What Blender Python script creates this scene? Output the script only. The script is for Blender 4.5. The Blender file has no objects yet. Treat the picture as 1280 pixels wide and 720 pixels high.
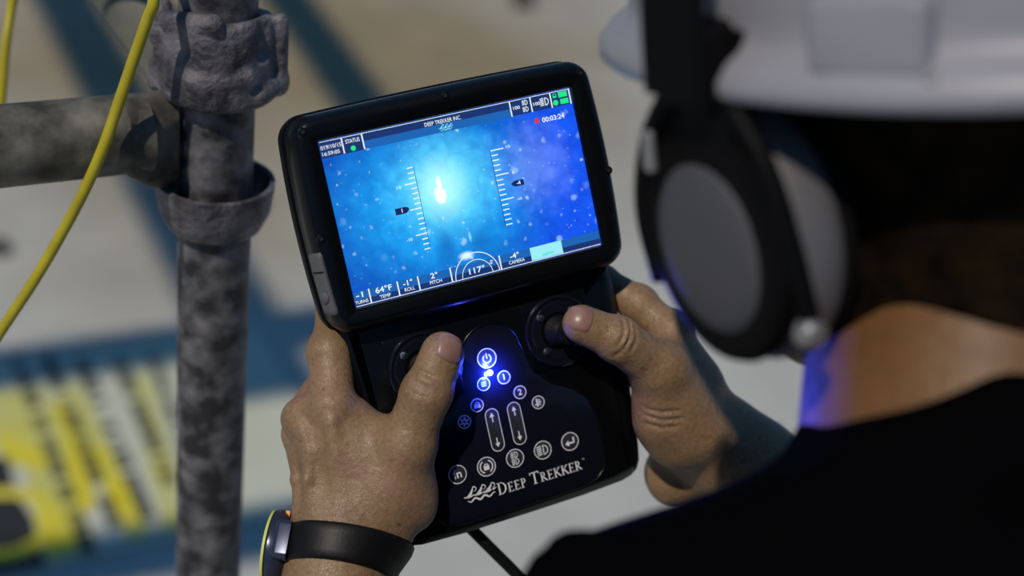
import bpy, bmesh, math, random
import numpy as np
from mathutils import Matrix, Vector

C = bpy.context.scene.collection
random.seed(7)
rng = np.random.default_rng(7)
PI = math.pi

# ------------------------------------------------------------------ camera
FPX = 1725.0                       # focal length in pixels of a 1280 wide frame
CAM_H = 1.80
def nrm(v):
    v = np.asarray(v, float); return v / np.linalg.norm(v)
def ray(u, v):                     # viewing ray in camera axes (x right, y up, -z forward)
    return np.array([(u - 640) / FPX, -(v - 360) / FPX, -1.0])
# world up in camera axes: the scaffold post is plumb, the camera looks 30 degrees down
pn = nrm(np.cross(ray(274, 0), ray(261, 720)))
# up = (a, b, .5), pn.up = 0, |up| = 1
k0 = -pn[0] / pn[1]; k1 = -pn[2] * 0.5 / pn[1]      # b = k0 a + k1
qa, qb, qc = 1 + k0 * k0, 2 * k0 * k1, k1 * k1 + .25 - 1
roots = [(-qb + s * math.sqrt(qb * qb - 4 * qa * qc)) / (2 * qa) for s in (1, -1)]
a = max(roots, key=lambda r: k0 * r + k1)
UP = np.array([a, k0 * a + k1, .5])
FW = nrm(np.array([0, 0, -1.0]) - UP * np.dot([0, 0, -1.0], UP))
RT = np.cross(FW, UP)
M3 = np.stack([RT, FW, UP])        # camera axes -> world axes
CP = np.array([0, 0, CAM_H])
def W(c): return M3 @ np.asarray(c, float) + CP
def P(u, v, d): return W(ray(u, v) * d)            # a point seen at (u, v), d metres deep
def onfloor(u, v, z=0.0):
    r = M3 @ ray(u, v); return CP + r * ((z - CAM_H) / r[2])

cam = bpy.data.cameras.new('camera'); cam_o = bpy.data.objects.new('camera', cam); C.objects.link(cam_o)
mw = Matrix.Identity(4)
for i in range(3):
    for j in range(3): mw[i][j] = M3[i][j]
    mw[i][3] = CP[i]
cam_o.matrix_world = mw
cam.sensor_width = 36; cam.lens = FPX / 1280 * 36
cam.clip_start = .02; cam.clip_end = 100
cam.dof.use_dof = True; cam.dof.focus_distance = .785; cam.dof.aperture_fstop = 3.0
bpy.context.scene.camera = cam_o

# ------------------------------------------------------------------ light
sc = bpy.context.scene
sc.view_settings.view_transform = 'Standard'; sc.view_settings.look = 'None'
sc.view_settings.exposure = 0; sc.view_settings.gamma = 1
world = bpy.data.worlds.new('sky'); sc.world = world; world.use_nodes = True
bg = world.node_tree.nodes['Background']
bg.inputs[0].default_value = (.085, .245, .53, 1); bg.inputs[1].default_value = .52
SUN = nrm(M3 @ nrm([-.232, .49, .86]))
sl = bpy.data.lights.new('sun', 'SUN'); so = bpy.data.objects.new('sun', sl); C.objects.link(so)
sl.energy = 2.8; sl.color = (1.0, .90, .76); sl.angle = math.radians(1.2)
so.rotation_euler = Vector(SUN).to_track_quat('Z', 'Y').to_euler()
so.location = (-1, -3, 5)

# ------------------------------------------------------------------ materials
def mat(name, col, rough=.5, metal=0.0, col2=None, nscale=20, ndetail=4, lo=.35, hi=.65, bump=0, bscale=200,
        spec=.5, coat=0, emit=None, estr=1, sss=0, bdist=.001):
    m = bpy.data.materials.new(name); m.use_nodes = True
    nt = m.node_tree; b = nt.nodes['Principled BSDF']
    b.inputs['Base Color'].default_value = (*col, 1); b.inputs['Roughness'].default_value = rough
    b.inputs['Metallic'].default_value = metal; b.inputs['Specular IOR Level'].default_value = spec
    if coat: b.inputs['Coat Weight'].default_value = coat; b.inputs['Coat Roughness'].default_value = .06
    if emit:
        b.inputs['Emission Color'].default_value = (*emit, 1); b.inputs['Emission Strength'].default_value = estr
    if sss:
        b.inputs['Subsurface Weight'].default_value = sss
        b.inputs['Subsurface Radius'].default_value = (.006, .0025, .0015); b.inputs['Subsurface Scale'].default_value = .6
    tc = nt.nodes.new('ShaderNodeTexCoord')
    if col2 is not None:
        n = nt.nodes.new('ShaderNodeTexNoise'); n.inputs['Scale'].default_value = nscale; n.inputs['Detail'].default_value = ndetail
        r = nt.nodes.new('ShaderNodeValToRGB')
        r.color_ramp.elements[0].position = lo; r.color_ramp.elements[0].color = (*col, 1)
        r.color_ramp.elements[1].position = hi; r.color_ramp.elements[1].color = (*col2, 1)
        nt.links.new(tc.outputs['Object'], n.inputs['Vector']); nt.links.new(n.outputs['Fac'], r.inputs['Fac'])
        nt.links.new(r.outputs['Color'], b.inputs['Base Color'])
    if bump:
        n2 = nt.nodes.new('ShaderNodeTexNoise'); n2.inputs['Scale'].default_value = bscale; n2.inputs['Detail'].default_value = 5
        bp = nt.nodes.new('ShaderNodeBump'); bp.inputs['Strength'].default_value = bump; bp.inputs['Distance'].default_value = bdist
        nt.links.new(tc.outputs['Object'], n2.inputs['Vector']); nt.links.new(n2.outputs['Fac'], bp.inputs['Height'])
        nt.links.new(bp.outputs['Normal'], b.inputs['Normal'])
    return m

def skin_mat():
    m = bpy.data.materials.new('skin'); m.use_nodes = True
    nt = m.node_tree; L = nt.links.new; b = nt.nodes['Principled BSDF']
    tc = nt.nodes.new('ShaderNodeTexCoord')
    def noise(s, d=4, dist=0):
        n = nt.nodes.new('ShaderNodeTexNoise'); n.inputs['Scale'].default_value = s; n.inputs['Detail'].default_value = d
        n.inputs['Distortion'].default_value = dist
        L(tc.outputs['Object'], n.inputs['Vector']); return n
    def ramp(src, stops):
        r = nt.nodes.new('ShaderNodeValToRGB'); e = r.color_ramp.elements
        while len(e) < len(stops): e.new(.5)
        for i, (p, c) in enumerate(stops): e[i].position = p; e[i].color = (*c, 1)
        L(src, r.inputs['Fac']); return r
    def mix(mode, fac, A, B):
        x = nt.nodes.new('ShaderNodeMix'); x.data_type = 'RGBA'; x.blend_type = mode
        if isinstance(fac, float): x.inputs[0].default_value = fac
        else: L(fac, x.inputs[0])
        for s, v in ((x.inputs[6], A), (x.inputs[7], B)):
            if isinstance(v, tuple): s.default_value = (*v, 1)
            else: L(v, s)
        return x.outputs[2]
    big = ramp(noise(28, 3).outputs['Fac'], [(.35, (.212, .132, .070)), (.52, (.245, .158, .086)), (.68, (.272, .160, .100))])
    fine = ramp(noise(420, 5).outputs['Fac'], [(.3, (.72, .70, .68)), (.7, (1.12, 1.1, 1.1))])
    col = mix('MULTIPLY', .8, big.outputs[0], fine.outputs[0])
    fr = ramp(noise(190, 1).outputs['Fac'], [(.70, (0, 0, 0)), (.76, (1, 1, 1))])
    col = mix('MIX', fr.outputs[0], col, (.17, .085, .05))
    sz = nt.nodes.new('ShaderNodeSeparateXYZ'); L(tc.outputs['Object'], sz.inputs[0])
    neck_warm = nt.nodes.new('ShaderNodeMapRange'); neck_warm.interpolation_type = 'SMOOTHSTEP'; neck_warm.inputs[1].default_value = 1.40; neck_warm.inputs[2].default_value = 1.44
    L(sz.outputs[2], neck_warm.inputs[0]); col = mix('MULTIPLY', neck_warm.outputs[0], col, (.66, .50, .29))   # warm light on the neck, painted into the skin colour by height
    L(col, b.inputs['Base Color'])
    b.inputs['Roughness'].default_value = .46; b.inputs['Specular IOR Level'].default_value = .42
    b.inputs['Subsurface Weight'].default_value = .12
    b.inputs['Subsurface Radius'].default_value = (.005, .002, .001); b.inputs['Subsurface Scale'].default_value = .5
    # skin grain: crossing fine furrows and pores
    v = nt.nodes.new('ShaderNodeTexVoronoi'); v.feature = 'DISTANCE_TO_EDGE'; v.inputs['Scale'].default_value = 620
    nz = noise(90, 2)
    mp = nt.nodes.new('ShaderNodeVectorMath'); mp.operation = 'MULTIPLY_ADD'
    L(nz.outputs['Color'], mp.inputs[0]); mp.inputs[1].default_value = (.004, .004, .004); L(tc.outputs['Object'], mp.inputs[2])
    L(mp.outputs[0], v.inputs['Vector'])
    vr = nt.nodes.new('ShaderNodeMapRange'); vr.inputs[1].default_value = 0; vr.inputs[2].default_value = .12
    L(v.outputs['Distance'], vr.inputs[0])
    bp = nt.nodes.new('ShaderNodeBump'); bp.inputs['Strength'].default_value = .25; bp.inputs['Distance'].default_value = .0006
    L(vr.outputs[0], bp.inputs['Height'])
    n2 = noise(160, 4, .6)
    bp2 = nt.nodes.new('ShaderNodeBump'); bp2.inputs['Strength'].default_value = .35; bp2.inputs['Distance'].default_value = .0018
    L(n2.outputs['Fac'], bp2.inputs['Height']); L(bp.outputs[0], bp2.inputs['Normal'])
    L(bp2.outputs[0], b.inputs['Normal'])
    return m

MT = {}
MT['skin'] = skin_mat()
MT['nail'] = mat('nail', (.215, .112, .095), .34, col2=(.27, .16, .135), nscale=150, spec=.4)
MT['housing'] = mat('housing_plastic', (.0025, .003, .004), .27, bump=.05, bscale=900, spec=.26, bdist=.0004)
MT['body'] = mat('body_plastic', (.0022, .0026, .0034), .25, bump=.04, bscale=900, spec=.26, bdist=.0004)
MT['gloss'] = mat('keypad_film', (.0055, .006, .012), .14, spec=.28)
MT['rubber'] = mat('rubber', (.0035, .0035, .004), .6, spec=.15, bump=.15, bscale=500)
MT['port'] = mat('port_rubber', (.085, .085, .092), .6, bump=.15, bscale=900)
MT['steel'] = mat('screw_steel', (.55, .56, .58), .25, 1.0)
MT['dark'] = mat('dark_recess', (.004, .004, .005), .6)
MT['print'] = mat('white_print', (.70, .70, .72), .5)
MT['printblue'] = mat('blue_print', (.14, .42, .85), .5)
MT['key'] = mat('key_face', (.025, .026, .034), .3)
MT['keyblue'] = mat('key_face_blue', (.02, .03, .05), .3)
MT['pipe'] = mat('galvanised_steel', (.018, .018, .022), .6, .2, col2=(.30, .29, .315), nscale=60, ndetail=12, lo=.40, hi=.90, bump=.5, bscale=110, bdist=.002)
MT['ledger'] = mat('weathered_galvanised', (.035, .031, .024), .65, .15, col2=(.19, .18, .15), nscale=40, ndetail=10, lo=.36, hi=.72, bump=.4, bscale=140, bdist=.0015)
MT['cast'] = mat('cast_steel', (.035, .033, .040), .6, .2, col2=(.235, .22, .24), nscale=42, ndetail=9, lo=.36, hi=.74, bump=1.0, bscale=130, bdist=.004)
MT['brace'] = mat('brace_steel', (.09, .09, .07), .6, .2, col2=(.17, .17, .135), nscale=20, bump=.3, bscale=80)
MT['yellow'] = mat('yellow_sheath', (.42, .36, .012), .45, col2=(.36, .30, .01), nscale=60)
MT['helmet'] = mat('helmet_shell', (.27, .27, .305), .45, col2=(.235, .235, .265), nscale=14, spec=.5)
MT['muffblack'] = mat('muff_black', (.002, .002, .0025), .55, spec=.1)
MT['blueled'] = mat('indicator_blue', (.02, .02, .3), .3, emit=(.06, .04, .95), estr=1.2)
MT['muffgrey'] = mat('muff_grey', (.105, .10, .105), .36)
MT['muffinset'] = mat('muff_inset', (.058, .058, .066), .55)
MT['cushion'] = mat('muff_cushion', (.003, .003, .003), .8, spec=.1)
MT['chrome'] = mat('muff_metal', (.34, .33, .32), .35, .7)
MT['shirt'] = mat('black_cotton', (.0013, .0013, .0018), .95, bump=.2, bscale=300, spec=.01)
MT['trouser'] = mat('dark_trousers', (.012, .014, .02), .9)
MT['boot'] = mat('boot_leather', (.03, .02, .012), .6)
MT['hair'] = mat('dark_hair', (.002, .0015, .001), .8, spec=.04, col2=(.014, .008, .003), nscale=60, bump=.8, bscale=260, bdist=.003)
MT['strap'] = mat('watch_strap', (.004, .004, .0045), .48, spec=.25, bump=.1, bscale=600)
MT['watchcase'] = mat('watch_case', (.035, .045, .085), .28, .4)
MT['watchglass'] = mat('watch_glass', (.005, .005, .006), .08)
MT['lime'] = mat('watch_lime', (.55, .60, .16), .4)
MT['orange'] = mat('orange_mark', (.75, .24, .015), .5)
MT['stone'] = mat('dark_stone', (.045, .032, .022), .8, col2=(.07, .05, .035), nscale=30, bump=.4)
MT['plank'] = mat('plank_wood', (.25, .18, .10), .8, col2=(.32, .24, .14), nscale=8)

# ------------------------------------------------------------------ object helpers
def link(name, me, m=None, parent=None, smooth=True):
    o = bpy.data.objects.new(name, me); C.objects.link(o)
    if m is not None: me.materials.append(m if not isinstance(m, str) else MT[m])
    if smooth:
        for p in me.polygons: p.use_smooth = True
    if parent is not None: o.parent = parent
    return o
def tag(o, label=None, cat=None, group=None, kind=None):
    if label: o['label'] = label
    if cat: o['category'] = cat
    if group: o['group'] = group
    if kind: o['kind'] = kind
    return o
def empty(name, loc=(0, 0, 0), matrix=None):
    o = bpy.data.objects.new(name, None); C.objects.link(o); o.empty_display_size = .02
    if matrix is not None: o.matrix_world = matrix
    else: o.location = loc
    return o
def bm_mesh(name, bm):
    me = bpy.data.meshes.new(name); bmesh.ops.recalc_face_normals(bm, faces=bm.faces[:]); bm.to_mesh(me); bm.free(); return me
def pyd(name, vs, fs):
    me = bpy.data.meshes.new(name); me.from_pydata([tuple(map(float, v)) for v in vs], [], fs); me.update(); return me
def auto(o, ang=35):
    me = o.data
    try: me.set_sharp_from_angle(angle=math.radians(ang))
    except Exception: pass
    return o

def prism(outline, z0, z1, bev=0, seg=3):          # outline: CCW (x, y); bevel on the top rim
    """stack of shrunken outlines forming a slab with a rounded top edge (and small bottom edge)"""
    pts = np.array(outline, float); n = len(pts)
    tang = np.roll(pts, -1, 0) - np.roll(pts, 1, 0); tang /= np.linalg.norm(tang, axis=1)[:, None] + 1e-9
    inn = np.stack([-tang[:, 1], tang[:, 0]], 1)
    rings = [(z0, 0.0)]
    if bev:
        for i in range(seg + 1):
            an = PI / 2 * i / seg
            rings.append((z1 - bev + bev * math.sin(an), bev * (1 - math.cos(an))))
    else: rings.append((z1, 0.0))
    vs = []; fs = []
    for z, ins in rings:
        q = pts + inn * ins
        vs += [(x, y, z) for x, y in q]
    for r in range(len(rings) - 1):
        for i in range(n):
            j = (i + 1) % n
            fs.append((r * n + i, r * n + j, (r + 1) * n + j, (r + 1) * n + i))
    fs.append(tuple(range(n))[::-1]); t = (len(rings) - 1) * n; fs.append(tuple(t + i for i in range(n)))
    return vs, fs
def merge(parts):
    V = []; F = []
    for v, f in parts:
        o = len(V); V += list(v); F += [tuple(i + o for i in q) for q in f]
    return V, F
def rrect(cx, cy, w, h, r, n=6):
    out = []
    for sx, sy, a0 in ((1, 1, 0), (-1, 1, 90), (-1, -1, 180), (1, -1, 270)):
        for i in range(n + 1):
            t = math.radians(a0 + 90 * i / n)
            out.append((cx + sx * (w / 2 - r) + r * math.cos(t), cy + sy * (h / 2 - r) + r * math.sin(t)))
    return out
def ring_flat(cx, cy, r0, r1, z0, z1, n=36, a0=0, a1=2 * PI):
    full = abs(a1 - a0 - 2 * PI) < 1e-6; m = n if full else n + 1
    vs = []; fs = []
    for i in range(m):
        t = a0 + (a1 - a0) * i / n
        for r, z in ((r0, z0), (r0, z1), (r1, z1), (r1, z0)): vs.append((cx + r * math.cos(t), cy + r * math.sin(t), z))
    for i in range(n):
        j = (i + 1) % m
        for k in range(4):
            fs.append((i * 4 + k, i * 4 + (k + 1) % 4, j * 4 + (k + 1) % 4, j * 4 + k))
    if not full: fs += [(0, 1, 2, 3), (n * 4 + 3, n * 4 + 2, n * 4 + 1, n * 4)]
    return vs, fs
def disc(cx, cy, r, z0, z1, n=28, bev=0):
    return prism([(cx + r * math.cos(2 * PI * i / n), cy + r * math.sin(2 * PI * i / n)) for i in range(n)], z0, z1, bev, 2)
def bar(x0, y0, x1, y1, w, z0, z1):
    d = nrm([x1 - x0, y1 - y0]); q = np.array([-d[1], d[0]]) * w / 2
    A = np.array([x0, y0]); B = np.array([x1, y1])
    return prism([A - q, B - q, B + q, A + q], z0, z1)
def poly(pts, z0, z1): return prism(pts, z0, z1)
def lathe(profile, n=40, axis_o=(0, 0, 0), X=(1, 0, 0), Y=(0, 1, 0), Z=(0, 0, 1), sx=1, sy=1):
    o = np.array(axis_o, float); X, Y, Z = map(lambda q: np.array(q, float), (X, Y, Z))
    vs = []; fs = []
    for r, z in profile:
        for i in range(n):
            t = 2 * PI * i / n; vs.append(o + X * (r * sx * math.cos(t)) + Y * (r * sy * math.sin(t)) + Z * z)
    for k in range(len(profile) - 1):
        for i in range(n):
            j = (i + 1) % n; fs.append((k * n + i, k * n + j, (k + 1) * n + j, (k + 1) * n + i))
    if profile[0][0] > 1e-6: fs.append(tuple(range(n))[::-1])
    if profile[-1][0] > 1e-6: fs.append(tuple((len(profile) - 1) * n + i for i in range(n)))
    return vs, fs
def tube(pts, r, n=12, sub=8, radii=None):
    pts = [np.array(p, float) for p in pts]
    if sub > 1 and len(pts) > 2:                      # Catmull-Rom
        e = [2 * pts[0] - pts[1]] + pts + [2 * pts[-1] - pts[-2]]; out = []
        for i in range(1, len(e) - 2):
            for k in range(sub):
                t = k / sub
                out.append(.5 * ((2 * e[i]) + (-e[i - 1] + e[i + 1]) * t + (2 * e[i - 1] - 5 * e[i] + 4 * e[i + 1] - e[i + 2]) * t * t + (-e[i - 1] + 3 * e[i] - 3 * e[i + 1] + e[i + 2]) * t ** 3))
        pts = out + [pts[-1]]
    vs = []; fs = []; up = None
    for i, p in enumerate(pts):
        d = nrm(pts[min(i + 1, len(pts) - 1)] - pts[max(i - 1, 0)])
        if up is None: up = np.array([0, 0, 1.]) if abs(d[2]) < .9 else np.array([1., 0, 0])
        x = nrm(np.cross(up, d)); up = np.cross(d, x)
        for k in range(n):
            t = 2 * PI * k / n; vs.append(p + (x * math.cos(t) + up * math.sin(t)) * r)
    for i in range(len(pts) - 1):
        for k in range(n):
            j = (k + 1) % n; fs.append((i * n + k, i * n + j, (i + 1) * n + j, (i + 1) * n + k))
    fs.append(tuple(range(n))[::-1]); fs.append(tuple((len(pts) - 1) * n + k for k in range(n)))
    return vs, fs
def obj(name, vf, m, parent=None, smooth=False, sharp=None):
    o = link(name, pyd(name, *vf), m, parent, smooth or sharp is not None)
    if sharp is not None: auto(o, sharp)
    return o
def mm(vf): return [np.array(v) * .001 for v in vf[0]], vf[1]

# ------------------------------------------------------------------ signed distance modelling
class Field:
    """smoothly blended tapered capsules and ellipsoids, meshed with surface nets"""
    def __init__(s): s.p = []
    def cap(s, a, b, ra, rb, k=6, flat=None, f=1.0, op=1):
        s.p.append(('c', np.array(a, float), np.array(b, float), ra, rb, k, None if flat is None else nrm(flat), f, op)); return s
    def chain(s, pts, rs, k=6, flat=None, f=1.0):
        for i in range(len(pts) - 1): s.cap(pts[i], pts[i + 1], rs[i], rs[i + 1], k, flat, f)
        return s
    def ell(s, c, r, ax=None, k=6, op=1):
        s.p.append(('e', np.array(c, float), np.array(r, float), np.eye(3) if ax is None else np.array(ax, float), 0, k, None, 1, op)); return s
    def bounds(s, q):
        if q[0] == 'c':
            r = max(q[3], q[4]) * max(1, q[7]); return np.minimum(q[1], q[2]) - r, np.maximum(q[1], q[2]) + r
        r = max(q[2]); return q[1] - r, q[1] + r
    def dist(s, q, X, Y, Z):
        if q[0] == 'c':
            _, a, b, ra, rb, k, fl, f, op = q
            px, py, pz = X - a[0], Y - a[1], Z - a[2]; ba = b - a
            if fl is not None:                           # squash along fl by factor f (<1 thinner)
                ba = ba + fl * (np.dot(fl, ba) * (1 / f - 1)); h = (px * fl[0] + py * fl[1] + pz * fl[2]) * (1 / f - 1)
                px = px + fl[0] * h; py = py + fl[1] * h; pz = pz + fl[2] * h
            t = np.clip((px * ba[0] + py * ba[1] + pz * ba[2]) / (np.dot(ba, ba) + 1e-12), 0, 1)
            d = np.sqrt((px - ba[0] * t) ** 2 + (py - ba[1] * t) ** 2 + (pz - ba[2] * t) ** 2) - (ra + (rb - ra) * t)
            return d * (min(1, f) if fl is not None else 1)
        _, c, r, A, _, k, _, _, op = q
        px, py, pz = X - c[0], Y - c[1], Z - c[2]; s1 = 0; s2 = 0
        for i in range(3):
            w = px * A[i][0] + py * A[i][1] + pz * A[i][2]; s1 = s1 + (w / r[i]) ** 2; s2 = s2 + (w / r[i] ** 2) ** 2
        k1 = np.sqrt(s1); return k1 * (k1 - 1) / (np.sqrt(s2) + 1e-9)
    @staticmethod
    def comb(A, B, k, op):
        if op == 1:
            h = np.maximum(k - np.abs(A - B), 0) / k; return np.minimum(A, B) - h * h * k * .25
        h = np.maximum(k - np.abs(A + B), 0) / k; return np.maximum(A, -B) + h * h * k * .25
    def at(s, pts):
        pts = np.asarray(pts, float); D = np.full(len(pts), 1e3)
        for q in s.p: D = s.comb(D, s.dist(q, pts[:, 0], pts[:, 1], pts[:, 2]), q[5], q[8])
        return D
    def grad(s, p, e=.3):
        p = np.asarray(p, float); E = np.eye(3) * e
        d = s.at([p + E[0], p - E[0], p + E[1], p - E[1], p + E[2], p - E[2]]); return nrm(d[0::2] - d[1::2])
    def mesh(s, h, lo=None, hi=None, smooth=1):
        bl = [s.bounds(q) for q in s.p if q[8] == 1]
        L = np.min([b[0] for b in bl], 0) - 3 * h; H = np.max([b[1] for b in bl], 0) + 3 * h
        if lo is not None: L = np.maximum(L, lo)
        if hi is not None: H = np.minimum(H, hi)
        n = np.ceil((H - L) / h).astype(int) + 1
        D = np.full(n, 10 * h + 20, np.float32)
        ax = [(L[i] + np.arange(n[i]) * h).astype(np.float32) for i in range(3)]
        for q in s.p:
            b0, b1 = s.bounds(q); mg = q[5] + 3 * h
            i0 = np.clip(np.floor((b0 - mg - L) / h).astype(int), 0, n - 1); i1 = np.clip(np.ceil((b1 + mg - L) / h).astype(int) + 1, 1, n)
            if np.any(i1 <= i0): continue
            sl_ = tuple(slice(i0[i], i1[i]) for i in range(3))
            X = ax[0][sl_[0]][:, None, None]; Y = ax[1][sl_[1]][None, :, None]; Z = ax[2][sl_[2]][None, None, :]
            D[sl_] = s.comb(D[sl_], s.dist(q, X, Y, Z).astype(np.float32), q[5], q[8])
        # seal the box so cut ends are capped
        for i in range(3):
            t = [slice(None)] * 3
            for e in (0, -1): t[i] = e; D[tuple(t)] = np.maximum(D[tuple(t)], h * .5)
        ins = D < 0
        cs = [(i, j, k) for i in (0, 1) for j in (0, 1) for k in (0, 1)]
        def sub(A, c): return A[c[0]:A.shape[0] - 1 + c[0], c[1]:A.shape[1] - 1 + c[1], c[2]:A.shape[2] - 1 + c[2]]
        cnt = sum(sub(ins, c).astype(np.int8) for c in cs)
        act = (cnt > 0) & (cnt < 8); idx = np.argwhere(act)
        ids = np.full(act.shape, -1, np.int32); ids[act] = np.arange(len(idx))
        val = {c: D[idx[:, 0] + c[0], idx[:, 1] + c[1], idx[:, 2] + c[2]] for c in cs}
        acc = np.zeros((len(idx), 3)); num = np.zeros(len(idx))
        for c in cs:
            for axn in range(3):
                if c[axn] == 0:
                    c2 = list(c); c2[axn] = 1; c2 = tuple(c2); va, vb = val[c], val[c2]
                    cr = (va < 0) != (vb < 0); t = np.where(cr, va / np.where(cr, va - vb, 1), 0)
                    p = np.tile(np.array(c, float), (len(idx), 1)); p[:, axn] += t
                    acc += p * cr[:, None]; num += cr
        V = (idx + acc / num[:, None]) * h + L
        F = []
        for axn in range(3):
            o1, o2 = (axn + 1) % 3, (axn + 2) % 3
            s0 = [slice(None)] * 3; s1 = [slice(None)] * 3; s0[axn] = slice(0, -1); s1[axn] = slice(1, None)
            a_, b_ = ins[tuple(s0)], ins[tuple(s1)]
            e = np.argwhere(a_ != b_); e = e[(e[:, o1] > 0) & (e[:, o2] > 0) & (e[:, o1] < n[o1] - 1) & (e[:, o2] < n[o2] - 1)]
            fl = a_[e[:, 0], e[:, 1], e[:, 2]]
            q = []
            for d1, d2 in ((-1, -1), (0, -1), (0, 0), (-1, 0)):
                c = e.copy(); c[:, o1] += d1; c[:, o2] += d2; q.append(ids[c[:, 0], c[:, 1], c[:, 2]])
            q = np.stack(q, 1); q[~fl] = q[~fl][:, ::-1]; F.append(q)
        F = np.concatenate(F); F = F[(F >= 0).all(1)]
        for _ in range(smooth):
            E_ = np.concatenate([F[:, [0, 1]], F[:, [1, 2]], F[:, [2, 3]], F[:, [3, 0]]])
            S = np.zeros_like(V); Nn = np.zeros(len(V))
            for i in range(3): S[:, i] = np.bincount(E_[:, 0], V[E_[:, 1], i], len(V)) + np.bincount(E_[:, 1], V[E_[:, 0], i], len(V))
            Nn = np.bincount(E_[:, 0], minlength=len(V)) + np.bincount(E_[:, 1], minlength=len(V))
            V = V * .5 + .5 * S / np.maximum(Nn, 1)[:, None]
        return V, F
def np_mesh(name, V, F):
    me = bpy.data.meshes.new(name); n = len(F)
    me.vertices.add(len(V)); me.vertices.foreach_set('co', np.asarray(V, np.float32).ravel())
    me.loops.add(n * 4); me.loops.foreach_set('vertex_index', np.asarray(F, np.int32).ravel())
    me.polygons.add(n); me.polygons.foreach_set('loop_start', np.arange(0, n * 4, 4, dtype=np.int32)); me.polygons.foreach_set('loop_total', np.full(n, 4, np.int32))
    me.polygons.foreach_set('use_smooth', np.ones(n, bool)); me.update(); me.validate(); return me

# ------------------------------------------------------------------ floor
def floor_mat():
    m = bpy.data.materials.new('concrete_floor'); m.use_nodes = True
    nt = m.node_tree; L = nt.links.new; b = nt.nodes['Principled BSDF']; b.inputs['Roughness'].default_value = .75
    b.inputs['Specular IOR Level'].default_value = .25
    tc = nt.nodes.new('ShaderNodeTexCoord')
    def noise(s, d, off=(0, 0, 0)):
        mp = nt.nodes.new('ShaderNodeMapping'); mp.inputs['Location'].default_value = off; L(tc.outputs['Object'], mp.inputs['Vector'])
        n = nt.nodes.new('ShaderNodeTexNoise'); n.inputs['Scale'].default_value = s; n.inputs['Detail'].default_value = d
        L(mp.outputs[0], n.inputs['Vector']); return n
    def ramp(src, st):
        r = nt.nodes.new('ShaderNodeValToRGB'); e = r.color_ramp.elements
        for i, (p, c) in enumerate(st): e[i].position = p; e[i].color = (*c, 1)
        L(src, r.inputs['Fac']); return r
    # dusty tan area towards the far left, clean grey concrete elsewhere
    sp_ = nt.nodes.new('ShaderNodeVectorMath'); sp_.operation = 'DISTANCE'; sp_.inputs[1].default_value = (-.9, 4.6, 0); L(tc.outputs['Object'], sp_.inputs[0])
    ad = nt.nodes.new('ShaderNodeMath'); ad.operation = 'MULTIPLY_ADD'; L(noise(1.1, 4, (3.1, .4, 0)).outputs['Fac'], ad.inputs[0]); ad.inputs[1].default_value = 1.6; L(sp_.outputs['Value'], ad.inputs[2])
    mr_ = nt.nodes.new('ShaderNodeMapRange'); mr_.interpolation_type = 'SMOOTHSTEP'; mr_.inputs[1].default_value = 1.2; mr_.inputs[2].default_value = 3.0; L(ad.outputs[0], mr_.inputs[0])
    r1 = ramp(mr_.outputs[0], [(0, (.25, .205, .125)), (1, (.43, .435, .41))])
    r2 = ramp(noise(5, 5).outputs['Fac'], [(.3, (.90, .90, .90)), (.7, (1.06, 1.06, 1.06))])
    x = nt.nodes.new('ShaderNodeMix'); x.data_type = 'RGBA'; x.blend_type = 'MULTIPLY'; x.inputs[0].default_value = 1
    L(r1.outputs[0], x.inputs[6]); L(r2.outputs[0], x.inputs[7]); L(x.outputs[2], b.inputs['Base Color'])
    n3 = noise(60, 6); bp = nt.nodes.new('ShaderNodeBump'); bp.inputs['Strength'].default_value = .3; bp.inputs['Distance'].default_value = .003
    L(n3.outputs['Fac'], bp.inputs['Height']); L(bp.outputs[0], b.inputs['Normal'])
    return m
MT['floor'] = floor_mat()
vs = [(-14, -10, 0), (14, -10, 0), (14, 22, 0), (-14, 22, 0), (-14, -10, -.2), (14, -10, -.2), (14, 22, -.2), (-14, 22, -.2)]
fl = obj('floor', (vs, [(0, 1, 2, 3), (7, 6, 5, 4), (0, 4, 5, 1), (1, 5, 6, 2), (2, 6, 7, 3), (3, 7, 4, 0)]), 'floor')
tag(fl, 'pale grey and tan concrete floor with blue shadow bands', kind='structure')

# ------------------------------------------------------------------ scaffold
post_c = P(267, 350, .94); PX, PY = post_c[0], post_c[1]
def post_h(v):                                        # height on the post axis seen at image row v
    r = M3 @ ray(267, v); t = (PX * r[0] + PY * r[1]) / (r[0] ** 2 + r[1] ** 2); return CAM_H + r[2] * t
ledger_dir = nrm(np.cross(np.cross(ray(0, 183), ray(200, 164)), UP)); ledger_dir = M3 @ ledger_dir
if ledger_dir[0] > 0: ledger_dir = -ledger_dir
zl = post_h(157)
sp = empty('scaffold_post', (PX, PY, 0))
tag(sp, 'upright galvanised scaffold post with cup connectors, left of the handheld controller', 'scaffold post')
prof = [(.0205, 2.6), (.0242, 2.6), (.0242, .006), (.06, .006), (.06, 0)]
o = obj('tube', lathe([(.0242, .006), (.0242, 1.575), (.021, 1.576), (.021, 1.60)], 40), 'pipe', sp, sharp=40)
o = obj('base_plate', mm(prism(rrect(0, 0, 150, 150, 8), 0, 6, 1)), 'cast', sp, sharp=30)
z0 = post_h(241)
lc = obj('lower_cup', lathe([(.0243, z0 - .024), (.031, z0 - .022), (.0365, z0 - .010), (.0385, z0 + .006), (.0388, z0 + .0105), (.0355, z0 + .011), (.0345, z0 + .002), (.031, z0 - .006), (.0243, z0 - .008)], 48), 'cast', sp, sharp=40)
tag(lc, 'flared steel cup welded on the post')
zt = post_h(113)
Fd = Field()
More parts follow.
